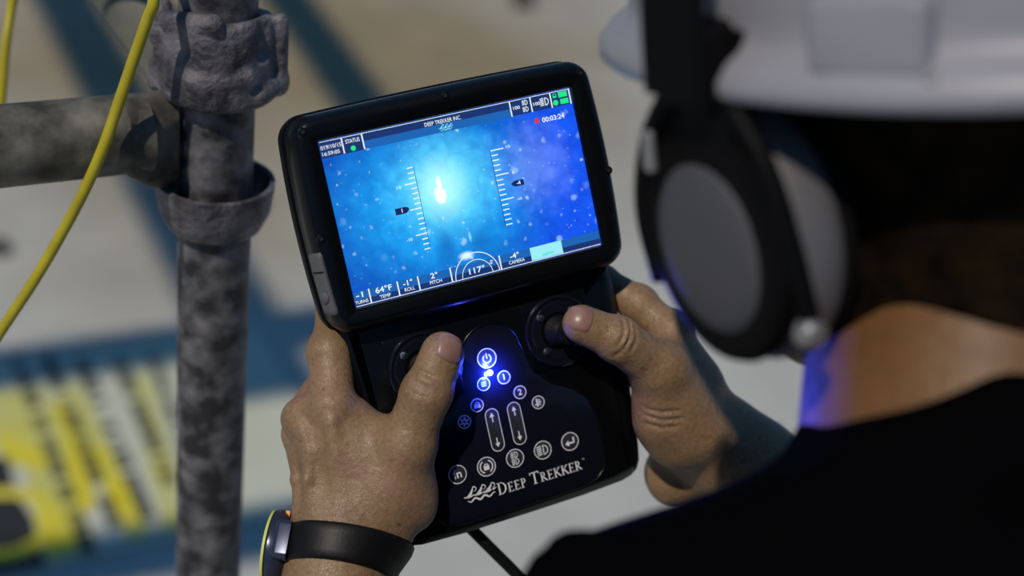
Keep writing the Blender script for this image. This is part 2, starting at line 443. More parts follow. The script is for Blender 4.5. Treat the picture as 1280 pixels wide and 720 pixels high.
# locking top cup: rough forged collar with lugs (local mm about the post axis)
for i in range(24):
    t = 2 * PI * i / 24; c, s_ = math.cos(t), math.sin(t)
    Fd.cap((31 * c, 31 * s_, 4), (29 * c, 29 * s_, 44 + 6 * math.sin(t + 2.2)), 6.0, 5.5, 4)
def rim_pt(deg, r, z): t = math.radians(deg); return np.array([r * math.cos(t), r * math.sin(t), z])
Fd.cap(rim_pt(8, 38, 6), rim_pt(8, 38, 50), 6.0, 5.0, 3)          # upright lug on the right
Fd.cap(rim_pt(8, 38, 10), rim_pt(-28, 36, 8), 6.5, 6.0, 4)
Fd.cap(rim_pt(-172, 36, 3), rim_pt(-160, 34, 54), 7.0, 6.5, 4)   # block on the left
Fd.cap(rim_pt(-140, 33, 50), rim_pt(-80, 33, 56), 6.0, 6.0, 4)
Fd.cap(rim_pt(-100, 34, 18), rim_pt(-45, 35, 22), 5.5, 5.0, 5)
Fd.cap(rim_pt(-24, 39, 36), rim_pt(-18, 40, 66), 8.5, 10, 2, op=-1)  # dark slot beside the lug
Fd.ell(rim_pt(-166, 43, 26), (6, 6, 6), k=2, op=-1)
Fd.cap(rim_pt(-120, 42, 34), rim_pt(-70, 42, 40), 4, 4, 3, op=-1)
Fd.cap((0, 0, -20), (0, 0, 90), 23, 23, 2, op=-1)
V, F = Fd.mesh(1.6)
o = link('locking_cup', np_mesh('locking_cup', V * .001 + np.array([0, 0, zt]), F), 'cast', sp); tag(o, 'rough forged locking cup around the post')

L0 = np.array([PX, PY, zl])
lg = empty('scaffold_ledger', L0 + ledger_dir * .034)
tag(lg, 'weathered horizontal scaffold tube running left from the post connector', 'scaffold tube')
def loc(pts, o): return [np.array(p) - np.array(o.location) for p in pts]
side = np.cross(ledger_dir, [0, 0, 1.0])
v_, f_ = tube([L0 + ledger_dir * .045, L0 + ledger_dir * 1.9], .0248, 36, 1); obj('tube', (loc(v_, lg), f_), 'ledger', lg, sharp=40)
bl = []
for t, hh, ww in ((.027, .030, .010), (.036, .033, .012), (.046, .030, .016), (.060, .0245, .0245)):
    for k in range(20):
        an = 2 * PI * k / 20; cx_, sx_ = math.cos(an), math.sin(an)
        bl.append(L0 + ledger_dir * t + side * (ww * np.sign(cx_) * abs(cx_) ** .7) + np.array([0, 0, 1]) * (hh * np.sign(sx_) * abs(sx_) ** .7 - (.006 if t < .05 else 0)))
fsb = [(r * 20 + k, r * 20 + (k + 1) % 20, (r + 1) * 20 + (k + 1) % 20, (r + 1) * 20 + k) for r in range(3) for k in range(20)] + [tuple(range(20))[::-1], tuple(range(60, 80))]
obj('end_blade', (loc(bl, lg), fsb), 'ledger', lg, sharp=50)

b0, b1 = P(256, 122, .968), P(138, -32, 1.06)
br = empty('scaffold_brace', b0); tag(br, 'grey diagonal scaffold brace behind the yellow cable at the upper left', 'scaffold brace')
bd = nrm(b1 - b0)
v_, f_ = tube([b0, b0 + bd * np.linalg.norm(b1 - b0)], .0242, 28, 1); obj('tube', (loc(v_, br), f_), 'brace', br, sharp=40)
v_, f_ = tube([b0 - bd * .012, b0 + bd * .02], .028, 24, 1); obj('end_fitting', (loc(v_, br), f_), 'cast', br, sharp=40)

# one yellow cable: it lies on the floor, rises behind the ledger, loops over above the frame and hangs down in front
f1 = onfloor(-260, 700); f2 = onfloor(-420, 560)
cpts = [f2 + np.array([-.5, .3, .0042]), f2 + np.array([0, 0, .0042]), P(-120, 420, 1.30), P(-30, 250, 1.0), P(-6, 190, .985), P(0, 140, .98), P(4, 95, .975), P(8, 50, .97), P(16, 0, .97), P(30, -70, .955), P(75, -140, .91), P(135, -145, .85), P(182, -80, .79),
        P(192, -5, .787), P(184, 25, .793), P(165, 80, .803), P(148, 130, .811), P(130, 182, .816), P(106, 237, .825), P(76, 294, .84), P(40, 355, .85), P(-8, 428, .86), P(-90, 560, .90), P(-200, 800, 1.1), f1 + np.array([-.2, -.5, .0042]), f1 + np.array([-.6, -.7, .0042])]
cb = empty('yellow_cable', cpts[0]); tag(cb, 'thin yellow cable hanging in a loop over the horizontal scaffold tube at the upper left', 'cable')
v_, f_ = tube(cpts, .0034, 12, 8); obj('sheath', (loc(v_, cb), f_), 'yellow', cb, smooth=True)

# ------------------------------------------------------------------ printed sheet lying on the floor
A, B_, D_ = onfloor(-70, 470), onfloor(318, 412), onfloor(-22, 728)
ex = nrm(B_ - A); ey = np.cross([0, 0, 1.0], ex)
sw = np.linalg.norm(B_ - A); sh = abs(np.dot(D_ - A, ey))
def S(u, v):                                          # sheet coordinates (metres) of a floor point
    q = onfloor(u, v) - A; return np.dot(q, ex), np.dot(q, ey)
smx = Matrix.Identity(4)
for i in range(3): smx[i][0] = ex[i]; smx[i][1] = ey[i]; smx[i][3] = A[i]
sg = empty('printed_board', matrix=smx); tag(sg, 'yellow and white printed board lying on the floor at the lower left', 'sign board')
MT['board'] = mat('board_white', (.50, .52, .44), .6, col2=(.46, .47, .36), nscale=3)
MT['byellow'] = mat('board_yellow', (.62, .52, .004), .6, col2=(.60, .54, .06), nscale=9)
MT['bpale'] = mat('board_pale_yellow', (.52, .49, .09), .6, col2=(.48, .49, .22), nscale=7)
MT['bblack'] = mat('board_black', (.02, .02, .018), .6)
obj('sheet', prism([(0, -sh), (sw, -sh), (sw, 0), (0, 0)], .002, .010), 'board', sg)
def patch(pts, name, m, z=.0105): 
    q = [S(*p) for p in pts]
    ar = sum(q[i][0] * q[(i + 1) % len(q)][1] - q[(i + 1) % len(q)][0] * q[i][1] for i in range(len(q)))
    return obj(name, prism(q if ar > 0 else q[::-1], .0098, z), m, sg)
patch([(-40, 500), (60, 490), (120, 690), (60, 706), (30, 580), (-30, 560)], 'printed_band', 'bpale')
patch([(72, 490), (100, 484), (190, 672), (160, 684)], 'printed_band', 'bpale')
patch([(160, 480), (186, 470), (222, 600), (232, 660), (206, 672)], 'printed_band', 'bpale')
patch([(-10, 545), (50, 560), (72, 585), (50, 592), (8, 582)], 'printed_stripe', 'byellow', .0112)
patch([(66, 505), (82, 503), (112, 575), (120, 640), (100, 645), (80, 575)], 'printed_stripe', 'byellow', .0112)
patch([(104, 560), (134, 565), (176, 655), (152, 664)], 'printed_stripe', 'byellow', .0112)
patch([(42, 645), (84, 640), (100, 690), (60, 706)], 'printed_stripe', 'byellow', .0112)
patch([(-30, 585), (10, 575), (20, 622), (40, 650), (58, 712), (-30, 730)], 'printed_emblem', 'bblack', .0112)
e0 = S(2, 660); 
obj('emblem_ring', ring_flat(e0[0], e0[1], .075, .105, .010, .0124, 30, -2.2, 1.9), 'byellow', sg)
# illegible rows of dark print
for n_, (p0, p1) in enumerate((((16, 440), (113, 700)), ((58, 450), (146, 664)), ((100, 455), (186, 655)), ((148, 455), (214, 612)), ((190, 450), (245, 610)))):
    parts = []
    k = 0.0
    while k < 1:
        w = rng.uniform(.012, .045); k2 = min(1, k + w)
        if rng.random() < .86:
            a_ = S(p0[0] + (p1[0] - p0[0]) * k, p0[1] + (p1[1] - p0[1]) * k); b_ = S(p0[0] + (p1[0] - p0[0]) * (k2 - .006), p0[1] + (p1[1] - p0[1]) * (k2 - .006))
            parts.append(bar(*a_, *b_, .030 if n_ < 4 else .022, .0105, .0118))
        k = k2 + .004
    tag(obj('print_row', merge(parts), 'bblack', sg), kind='stuff')

# unseen planks added overhead to cast the shadow bands on the floor
def shadow_plank(p0, p1, h, w, label):
    q0 = onfloor(*p0) + SUN * (h / SUN[2]); q1 = onfloor(*p1) + SUN * (h / SUN[2])
    d = q1 - q0; L_ = np.linalg.norm(d); d /= L_
    m4 = Matrix.Identity(4); y = np.cross([0, 0, 1.0], d)
    for i in range(3): m4[i][0] = d[i]; m4[i][1] = y[i]; m4[i][3] = q0[i]
    t = empty('added_plank', matrix=m4); tag(t, label, 'plank', 'added planks overhead, out of view')
    obj('board', prism([(0, -w / 2), (L_, -w / 2), (L_, w / 2), (0, w / 2)], 0, .038), 'plank', t)
    for xx in (.01, L_ - .06): obj('end_band', prism([(xx, -w / 2 - .002), (xx + .05, -w / 2 - .002), (xx + .05, w / 2 + .002), (xx, w / 2 + .002)], -.002, .040), 'cast', t)
shadow_plank((40, -70), (345, 500), 2.55, .20, 'added unseen plank overhead casting the long band across the floor at the left')
shadow_plank((330, -40), (470, 160), 2.55, .18, 'added unseen plank overhead casting the short band above the controller')
shadow_plank((-120, 482), (420, 405), 2.35, .16, 'added unseen plank overhead shading the far edge of the printed board')
shadow_plank((-100, 745), (440, 650), 2.20, .14, 'added unseen plank overhead shading the near edge of the printed board')

# small dark lumps on the floor
for (u, v, r, lab) in ((-4, 316, .032, 'dark lump on the floor at the left edge, below the horizontal tube'),
                       (651, 7, .055, 'dark brown lump on the floor above the controller, at the top edge'),
                       (331, 257, .012, 'tiny dark pebble on the floor just right of the post cup')):
    p = onfloor(u, v); bm = bmesh.new(); bmesh.ops.create_icosphere(bm, subdivisions=3, radius=r)
    for q in bm.verts:
        q.co *= 1 + .22 * math.sin(q.co.x / r * 2.1 + 1) * math.cos(q.co.y / r * 2.7) ; q.co.z *= .55
    zmin = min(q.co.z for q in bm.verts)
    for q in bm.verts: q.co.z -= zmin
    o = link('dark_stone', bm_mesh('dark_stone', bm), 'stone'); o.location = p; tag(o, lab, 'stone')

# ------------------------------------------------------------------ the handheld controller
R = np.array([[0.9161584307218698, -0.20647008611723716, 0.3435459697856789], [0.24111358554652862, 0.9685856422555321, -0.06087768459242588], [-0.3201842730087455, 0.13860720455726222, 0.9371606448003899]])
T = np.array([-0.0267207271585782, 0.05293920263549722, -0.7882136043541548])
DR = M3 @ R; DT = W(T)
dm = Matrix.Identity(4)
for i in range(3):
    for j in range(3): dm[i][j] = DR[i][j]
    dm[i][3] = DT[i]
def Lw(p): return DR @ (np.asarray(p, float) * .001) + DT      # controller millimetres -> world
def wL(p): return DR.T @ (np.asarray(p, float) - DT) * 1000
def K(u, v, z):                                                # the point z mm above the screen plane seen at (u, v)
    o = wL(CP); d = DR.T @ (M3 @ ray(u, v)); return o + d * ((z - o[2]) / d[2])
dev = empty('handheld_controller', matrix=dm)
tag(dev, 'black handheld underwater drone controller with a lit blue screen, held in both hands', 'controller')

def bowed(hw_c, hw_m, yt, yb, bow, r, n=10):
    """rounded rectangle whose four sides bulge a little"""
    base = rrect(0, (yt + yb) / 2, 2 * hw_c, yt - yb, r, 8); out = []
    for i in range(len(base)):
        p, q = base[i], base[(i + 1) % len(base)]; L_ = math.dist(p, q); st = 14 if L_ > 3 * r else 1
        for s_ in range(st): out.append((p[0] + (q[0] - p[0]) * s_ / st, p[1] + (q[1] - p[1]) * s_ / st))
    ym = (yt + yb) / 2; hh = (yt - yb) / 2
    return [(x + math.copysign(1, x) * (hw_m - hw_c) * (1 - ((y - ym) / hh) ** 2) * min(1, abs(x) / hw_c), y + math.copysign(1, y - ym) * bow * (1 - (x / hw_c) ** 2) * min(1, abs(y - ym) / hh)) for x, y in out]
def slab(outline, levels, hole=None):
    """rings of the outline at (z, inset); optional hole outline stack (z, list)"""
    pts = np.array(outline); n = len(pts); t = np.roll(pts, -1, 0) - np.roll(pts, 1, 0); t /= np.linalg.norm(t, axis=1)[:, None]
    inn = np.stack([-t[:, 1], t[:, 0]], 1); vs = []; fs = []
    for z, ins in levels: vs += [(x, y, z) for x, y in pts + inn * ins]
    for r in range(len(levels) - 1):
        for i in range(n):
            j = (i + 1) % n; fs.append((r * n + i, r * n + j, (r + 1) * n + j, (r + 1) * n + i))
    return vs, fs, n
# screen housing: ring from outer outline to the screen opening
out = bowed(90.5, 93.5, 62.3, -61.0, 1.3, 12)
EX, EZ, ZE = 6.5, 11.0, -8.2
lv = [(-26, 7), (-26, 2), (-24, 0)] + [(ZE + EZ * math.sin(t), EX * (1 - math.cos(t))) for t in np.linspace(0, PI / 2, 10)]
vs, fs, n = slab(out, lv)
fs.append(tuple(range(n))[::-1])
hx, hy = 76.2, 46.9
def onrect(x, y, hx, hy, cy=0):                       # radial projection of an outline point on a rectangle
    y -= cy; s_ = min(hx / max(abs(x), 1e-6), hy / max(abs(y), 1e-6)); return x * s_, y * s_ + cy
last = (len(lv) - 1) * n
pts_o = np.array([v[:2] for v in vs[last:last + n]])
def cyc(z, hx, hy):
    k = len(vs)
    for x, y in pts_o:
        best = onrect(x, y, hx, hy); vs.append((best[0], best[1], z))
    for i in range(n):
        j = (i + 1) % n; fs.append((k - n + i, k - n + j, k + j, k + i))
cyc(2.8, 80.5, 51.0); cyc(2.2, 79.3, 49.8); cyc(1.9, hx + .8, hy + .8); cyc(-1.0, hx, hy)
# snap ring corners so the opening has four true corners
for zz, ax_, ay_ in ((2.8, 80.5, 51.0), (2.2, 79.3, 49.8), (1.9, hx + .8, hy + .8), (-1.0, hx, hy)):
    idx = [i for i, v in enumerate(vs) if abs(v[2] - zz) < 1e-9 and i >= last + n]
    for cx_, cy_ in ((ax_, ay_), (-ax_, ay_), (-ax_, -ay_), (ax_, -ay_)):
        b = min(idx, key=lambda i: (vs[i][0] - cx_) ** 2 + (vs[i][1] - cy_) ** 2); vs[b] = (cx_, cy_, zz)
o = obj('screen_housing', mm((vs, fs)), 'housing', dev, sharp=32)
# rear lip of the housing
lip = bowed(92, 95.2, 63.6, -62.0, 1.4, 13); v2, f2, n2 = slab(lip, [(-27.5, 3), (-27.5, .8), (-26.3, 0), (-20.5, 0), (-19.6, .8), (-19.6, 4)]); f2.append(tuple(range(n2))[::-1])
obj('rear_shell', mm((v2, f2)), 'housing', dev, sharp=35)
for (x, y) in ((0, 57.6), (84.0, 54.2), (89.2, -5.0), (-87.5, -5.0), (-84.0, 54.2)):
    sc_ = obj('housing_screw', mm(merge([disc(x, y, 2.6, 1.0, 3.25, 20, .7)])), 'housing', dev, sharp=40)
    obj('screw_socket', mm(merge([disc(x, y, 1.25, 2.6, 3.35, 6)])), 'dark', sc_)
# grey port cover on the left side wall
pc_pts = []
def edge_pt(y, w, o):                                  # point on the rounded left edge, w mm along the edge profile, o mm proud
    t = min(PI / 2, max(0, w / 8.6)); bowx = -93.5 + 3.0 * (y / 62) ** 2
    nx, nz_ = -math.cos(t) / EX, math.sin(t) / EZ; l = math.hypot(nx, nz_)
    return np.array([bowx + EX * (1 - math.cos(t)) + nx / l * o, y, ZE + EZ * math.sin(t) + nz_ / l * o + min(0, w)])
vs = []; fs = []; n1, n2 = 20, 12
for i in range(n1 + 1):
    for j in range(n2 + 1):
        a_, b_ = i / n1 * 2 - 1, j / n2 * 2 - 1
        k_ = max(0, abs(a_) - .86) / .14; yy = -30.0 + a_ * 18.2; sh_ = 1 - .22 * k_ ** 2
        e = max(abs(a_), abs(b_)); o_ = 1.1 if e < .999 else -.3
        if abs(b_) > .999: b2 = b_
        else: b2 = b_
        vs.append(edge_pt(yy, 5.0 + b2 * 6.2 * sh_, o_))
for i in range(n1):
    for j in range(n2):
        q = i * (n2 + 1) + j; fs.append((q, q + n2 + 1, q + n2 + 2, q + 1))
pc = obj('port_cover', mm((vs, fs)), 'port', dev, sharp=50); tag(pc, 'grey rubber port cover on the left side')
q = [edge_pt(-23.0 + dy, w, o_) for w in (2.0, 4.5, 7.5, 9.5) for dy, o_ in ((-.5, 1.0), (0, 1.9), (.5, 1.0))]
obj('cover_ridge', mm((q, [(r * 3 + k, r * 3 + k + 1, r * 3 + k + 4, r * 3 + k + 3) for r in range(3) for k in range(2)])), 'rubber', pc)
k_c = edge_pt(-37.5, 5.5, 1.0); k_n = nrm(edge_pt(-37.5, 5.5, 2.0) - k_c); k_y = np.array([0, 1.0, 0]); k_x = np.cross(k_y, k_n)
obj('cover_knob', mm(lathe([(3.4, -.2), (3.4, .5), (2.6, 1.3), (0.01, 1.6)], 20, k_c, k_x, k_y, k_n)), 'port', pc, sharp=40)

# screen (a lit display)
def screen_mat():
    m = bpy.data.materials.new('display'); m.use_nodes = True
    nt = m.node_tree; L = nt.links.new; b = nt.nodes['Principled BSDF']
    b.inputs['Base Color'].default_value = (.004, .006, .012, 1); b.inputs['Roughness'].default_value = .18; b.inputs['Specular IOR Level'].default_value = .3
    tc = nt.nodes.new('ShaderNodeTexCoord'); mp = nt.nodes.new('ShaderNodeVectorMath'); mp.operation = 'SCALE'; mp.inputs['Scale'].default_value = 1000
    L(tc.outputs['Object'], mp.inputs[0]); co = mp.outputs[0]
    sx = nt.nodes.new('ShaderNodeSeparateXYZ'); L(co, sx.inputs[0])
    def noise(s, d, dist=0):
        n = nt.nodes.new('ShaderNodeTexNoise'); n.inputs['Scale'].default_value = s; n.inputs['Detail'].default_value = d; n.inputs['Distortion'].default_value = dist; L(co, n.inputs['Vector']); return n.outputs['Fac']
    def math_(op, a_, b_=None, c_=None):
        n = nt.nodes.new('ShaderNodeMath'); n.operation = op
        for i, q in enumerate((a_, b_, c_)):
            if q is None: continue
            if isinstance(q, (int, float)): n.inputs[i].default_value = q
            else: L(q, n.inputs[i])
        return n.outputs[0]
    def blob(cx, cy, rx, ry, soft=1.0, wob=0.0):
        x = math_('DIVIDE', math_('SUBTRACT', sx.outputs[0], cx), rx); y = math_('DIVIDE', math_('SUBTRACT', sx.outputs[1], cy), ry)
        d = math_('SQRT', math_('ADD', math_('MULTIPLY', x, x), math_('MULTIPLY', y, y)))
        if wob: d = math_('ADD', d, math_('MULTIPLY', math_('SUBTRACT', noise(.12, 4), .5), wob))
        r = nt.nodes.new('ShaderNodeMapRange'); r.interpolation_type = 'SMOOTHSTEP'; r.inputs[1].default_value = 1 - soft; r.inputs[2].default_value = 1; r.inputs[3].default_value = 1; r.inputs[4].default_value = 0
        L(d, r.inputs[0]); return r.outputs[0]
    def ramp(f, st):
        r = nt.nodes.new('ShaderNodeValToRGB'); e = r.color_ramp.elements
        while len(e) < len(st): e.new(.5)
        for i, (p, c) in enumerate(st): e[i].position = p; e[i].color = (*c, 1)
        L(f, r.inputs[0]); return r.outputs[0]
    def mix(fac, A, B, mode='MIX'):
        x = nt.nodes.new('ShaderNodeMix'); x.data_type = 'RGBA'; x.blend_type = mode
        if isinstance(fac, float): x.inputs[0].default_value = fac
        else: L(fac, x.inputs[0])
        for s_, v in ((x.inputs[6], A), (x.inputs[7], B)):
            if isinstance(v, tuple): s_.default_value = (*v, 1)
            else: L(v, s_)
        return x.outputs[2]
    base = mix(blob(-14, 2, 96, 70, 1.0, .2), (.002, .06, .47), (.012, .42, .96))
    base = mix(math_('MULTIPLY', blob(-11, 9, 44, 40, 1.0, .35), .8), base, (.16, .80, 1.0))
    right = nt.nodes.new('ShaderNodeMapRange'); right.interpolation_type = 'SMOOTHSTEP'
    for i, q in ((1, 8), (2, 66), (3, 0), (4, .95)): right.inputs[i].default_value = q
    L(sx.outputs[0], right.inputs[0])
    base = mix(right.outputs[0], base, (.006, .085, .83))
    base = mix(math_('MULTIPLY', blob(44, 8, 34, 34, 1.0, .9), .38), base, (.24, .38, .98))
    cl = ramp(noise(.10, 7, .8), [(.3, (.74, .78, .84)), (.72, (1.22, 1.16, 1.08))]); base = mix(1.0, base, cl, 'MULTIPLY')
    base = mix(math_('MULTIPLY', blob(-17, -26, 9, 15, .9, .6), .6), base, (.004, .11, .45))
    base = mix(math_('MULTIPLY', blob(3, -28, 10, 13, .9, .6), .5), base, (.003, .09, .42))
    # floating specks
    for scl, thr, amt in ((.15, .22, .60), (.085, .24, .45), (.30, .20, .55)):
        v = nt.nodes.new('ShaderNodeTexVoronoi'); v.inputs['Scale'].default_value = scl; v.inputs['Randomness'].default_value = 1
        cc = nt.nodes.new('ShaderNodeVectorMath'); cc.operation = 'MULTIPLY'; cc.inputs[1].default_value = (1, 1, 0); L(co, cc.inputs[0])
        wb = nt.nodes.new('ShaderNodeTexNoise'); wb.inputs['Scale'].default_value = .35; wb.inputs['Detail'].default_value = 3; L(cc.outputs[0], wb.inputs['Vector'])
        wa_ = nt.nodes.new('ShaderNodeVectorMath'); wa_.operation = 'MULTIPLY_ADD'; L(wb.outputs['Color'], wa_.inputs[0]); wa_.inputs[1].default_value = (3.2, 3.2, 0); L(cc.outputs[0], wa_.inputs[2]); L(wa_.outputs[0], v.inputs['Vector'])
        sp_ = nt.nodes.new('ShaderNodeMapRange'); sp_.interpolation_type = 'SMOOTHSTEP'
        sp_.inputs[1].default_value = thr * .35; sp_.inputs[2].default_value = thr; sp_.inputs[3].default_value = 1; sp_.inputs[4].default_value = 0; L(v.outputs['Distance'], sp_.inputs[0])
        se = nt.nodes.new('ShaderNodeSeparateXYZ'); L(v.outputs['Color'], se.inputs[0])
        keep = math_('MULTIPLY', math_('GREATER_THAN', se.outputs[0], .45), se.outputs[1])
        base = mix(math_('MULTIPLY', math_('MULTIPLY', sp_.outputs[0], keep), amt), base, (.55, .82, 1.0))
    # bright tether light and its glow
    base = mix(math_('MULTIPLY', blob(-13, 7, 22, 24), .85), base, (.48, .97, 1.0))
    base = mix(blob(-14.4, 3.4, 4.4, 5.4, .5, .9), base, (1.2, 1.2, 1.15)); base = mix(blob(-13.8, 10.0, 2.0, 5.0, .6, .7), base, (1, 1.1, 1.1))
    base = mix(math_('MULTIPLY', blob(-7, -33.8, 6, 3.2, .8), .85), base, (.75, 1.0, 1.0))
    base = mix(math_('MULTIPLY', blob(-2.5, -23.5, 1.4, 4.4, .8), .5), base, (.3, .9, 1.0))
    L(base, b.inputs['Emission Color']); b.inputs['Emission Strength'].default_value = 1.12
    return m
MT['display'] = screen_mat()
def glow_mat(name, col, s=1.0): 
    return mat(name, (.004, .004, .006), .2, emit=col, estr=s, spec=.3)
MT['uiwhite'] = glow_mat('ui_white', (.86, .95, 1.0)); MT['uibar'] = glow_mat('ui_bar', (.010, .035, .16)); MT['uibar2'] = glow_mat('ui_bar_light', (.012, .13, .46))
MT['uigreen'] = glow_mat('ui_green', (.02, .80, .28)); MT['uired'] = glow_mat('ui_red', (.75, .03, .09)); MT['uibox'] = glow_mat('ui_box', (.33, .86, .92)); MT['uiteal'] = glow_mat('ui_teal', (.05, .78, .66)); MT['uinavy'] = glow_mat('ui_navy', (.005, .022, .13)); MT['uicyan'] = glow_mat('ui_cyan', (.25, .85, .95))
scr = obj('screen', mm(prism([(-hx - .3, -hy - .3), (hx + .3, -hy - .3), (hx + .3, hy + .3), (-hx - .3, hy + .3)], -1.6, 0)), 'display', dev)
tag(scr, 'lit screen showing a blue underwater camera view')
def text(name, s, x, y, h, m, parent, z=.12, align='CENTER', rot=0, bold=0, width=None):
    cu = bpy.data.curves.new('lettering', 'FONT'); cu.body = s; cu.size = h / .72; cu.align_x = align; cu.align_y = 'CENTER'
    cu.resolution_u = 3; cu.offset = bold * .001 * 0; cu.extrude = 0
    tmp = bpy.data.objects.new('lettering', cu); C.objects.link(tmp)
    bpy.context.view_layer.update()
    me = bpy.data.meshes.new_from_object(tmp.evaluated_get(bpy.context.evaluated_depsgraph_get()))
    bpy.data.objects.remove(tmp)
    xs_ = [v.co.x for v in me.vertices]; sxx = width / (max(xs_) - min(xs_)) if width else 1.0
    c, s_ = math.cos(rot), math.sin(rot)
    offs = [(0, 0)] if not bold else [(dx, dy) for dx, dy in ((-bold, 0), (bold, 0), (0, bold), (0, -bold))]
    vs = []; fs = []
    for k, (dx, dy) in enumerate(offs):
        o0 = len(vs)
        for v in me.vertices:
            X, Y = v.co.x * sxx + dx, v.co.y + dy; vs.append((x + X * c - Y * s_, y + X * s_ + Y * c, z + k * .004))
        fs += [tuple(i + o0 for i in p.vertices) for p in me.polygons]
    return obj(name, mm((vs, fs)), m, parent)
def flat(name, parts, m, parent): return obj(name, mm(merge(parts)), m, parent)
Z1, Z2, Z3 = .05, .08, .11
flat('top_bar', [prism([(-76.2, 42.3), (37.5, 42.3), (37.5, 46.9), (-76.2, 46.9)], 0, Z1)], 'uibar', scr)
flat('top_bar', [prism([(-50.5, 37.7), (37.5, 37.7), (37.5, 42.3), (-50.5, 42.3)], 0, Z1)], 'uibar2', scr)
flat('status_panel', [prism([(-76.2, 37.6), (-51.4, 37.6), (-51.4, 46.9), (-76.2, 46.9)], 0, Z1 + .01)], 'uibar', scr)
flat('status_panel', [prism([(37.6, 38.0), (76.2, 38.0), (76.2, 46.9), (37.6, 46.9)], 0, Z1 + .01)], 'uibar', scr)
flat('bottom_bar', [prism([(-76.2, -46.9), (76.2, -46.9), (76.2, -43.2), (-76.2, -43.2)], 0, Z1)], 'uibar', scr)
flat('bottom_bar', [prism([(-76.2, -43.2), (76.2, -43.2), (76.2, -38.6), (-76.2, -38.6)], 0, Z1)], 'uibar2', scr)
flat('divider', [bar(x, 37.9, x, 46.6, .75, 0, Z2) for x in (-63.3, -51.6, 37.8, 50.7, 63.4, 75.5)] + [bar(x, -46.7, x, -38.4, .75, 0, Z2) for x in (-67.2, -50.3, -38, -18.3, 12.2)]
     + [bar(-76, -46.6, 76, -46.6, .35, 0, Z2), bar(-76, 46.6, 76, 46.6, .3, 0, Z2)], 'uiwhite', scr)
UI = [('019/10/15', -69.9, 43.2, 2.3, 11.8), ('16:59:05', -70.9, 39.7, 2.1, 10.0), ('STATUS', -57.4, 43.8, 2.3, 8.2), ('DEEP TREKKER INC.', -3.8, 43.7, 2.3, 22.0), ('00:03:24', 62.6, 32.0, 2.9, 14.0),
      ('100', 41.2, 42.2, 2.0, 4.2), ('100', 53.9, 42.0, 2.0, 4.2), ('-1', -72.4, -40.7, 3.1, 4.0), ('TURNS', -72.4, -44.6, 1.9, 7.6), ('64°F', -58.7, -40.7, 3.2, 9.6), ('TEMP', -58.6, -44.7, 2.0, 6.4), ('-1°', -44.2, -40.7, 3.1, 5.6), ('ROLL', -44.0, -44.3, 2.0, 6.0),
      ('2°', -28.2, -40.4, 3.1, 4.2), ('PITCH', -28.0, -44.0, 2.0, 7.2), ('117°', -3.0, -43.4, 3.4, 9.6), ('-4°', 21.6, -40.7, 3.1, 5.6), ('CAMERA', 22.2, -44.2, 2.0, 9.8),
      ('10', -37.6, 12.7, 1.7, 2.6), ('-10', -37.8, -17.3, 1.7, 3.4), ('10', 31.2, 21.6, 1.6, 2.6), ('5', 31.2, 6.4, 1.5, 1.3), ('-10', 31.8, -9.2, 1.5, 3.2), ('S', 6.8, -40.9, 2.2, 1.8)]
for s_, x, y, h, w_ in UI: text('readout', s_, x, y, h, 'uiwhite', scr, Z3, bold=.07 if h > 2.6 else .02, width=w_, rot=-.6 if s_ == 'S' else 0)
flat('status_light', [disc(-57.8, 39.7, 1.45, 0, Z3, 20)], 'uigreen', scr)
flat('record_dot', [disc(52.2, 32.5, 1.5, 0, Z3, 20)], 'uired', scr)
# battery marks
flat('battery_mark', [prism([(68.4, 42.8), (74.0, 42.8), (74.0, 46.0), (68.4, 46.0)], 0, Z3), prism([(69.0, 38.8), (74.2, 38.8), (74.2, 41.8), (69.0, 41.8)], 0, Z3), disc(66.0, 40.3, 1.7, 0, Z3, 8), ring_flat(66, 44.4, 1.1, 1.6, 0, Z3, 4, PI / 4, PI / 4 + 2 * PI), prism([(65, 43.2), (67, 43.2), (67, 44.3), (65, 44.3)], 0, Z3)], 'uigreen', scr)
def lamp_icon(x, y, r, z0, z1, w=.35):
    p = [ring_flat(x + r * .1, y, r * .62, r * .62 + w, z0, z1, 14, -PI / 2, PI / 2), bar(x + r * .1, y - r * .62 - w, x + r * .1, y + r * .62 + w, w, z0, z1)]
    for k in range(5): yy = y + (k - 2) * r * .31; p.append(bar(x - r * .95, yy - r * .06, x - r * .2, yy + r * .06, r * .17, z0, z1))
    return p
flat('lamp_symbol', lamp_icon(47.1, 44.2, 1.9, 0, Z3) + lamp_icon(46.9, 40.4, 1.9, 0, Z3) + lamp_icon(59.3, 42.3, 3.0, 0, Z3, .45), 'uiwhite', scr)
# attitude scales
for q in ((-26.3, 22.6, -26.9, -24.6), (20.0, 21.9, 20.1, -22.4)): flat('scale_line', [bar(*q, .28, 0, Z2)], 'uinavy', scr)
tk = []
for k in range(17):
    y = 22.3 - k * 2.92; long = k in (3, 8, 13); tk.append(bar(-26.6 - (7.0 if long else 3.8), y - .1, -26.8, y, .62, 0, Z2))
tag(flat('scale_ticks', tk, 'uiwhite', scr), kind='stuff'); tk = []
for k in range(16):
    y = 21.4 - k * 2.9; long = k in (0, 5, 10); tk.append(bar(20.5, y, 20.5 + (8.0 if long else 4.0), y, .62, 0, Z2))
tag(flat('scale_ticks', tk, 'uiwhite', scr), kind='stuff')
flat('value_flag', [poly([(-42.3, -2.1), (-36, -2.1), (-34.2, -.6), (-34.2, .6), (-36, 1.5), (-42.3, 1.5)], 0, Z2)], 'uinavy', scr)
flat('value_flag', [poly([(28.8, -.3), (30.8, -1.8), (36.6, -1.8), (36.6, 1.6), (30.8, 1.6), (28.8, .3)], 0, Z2)], 'uinavy', scr)
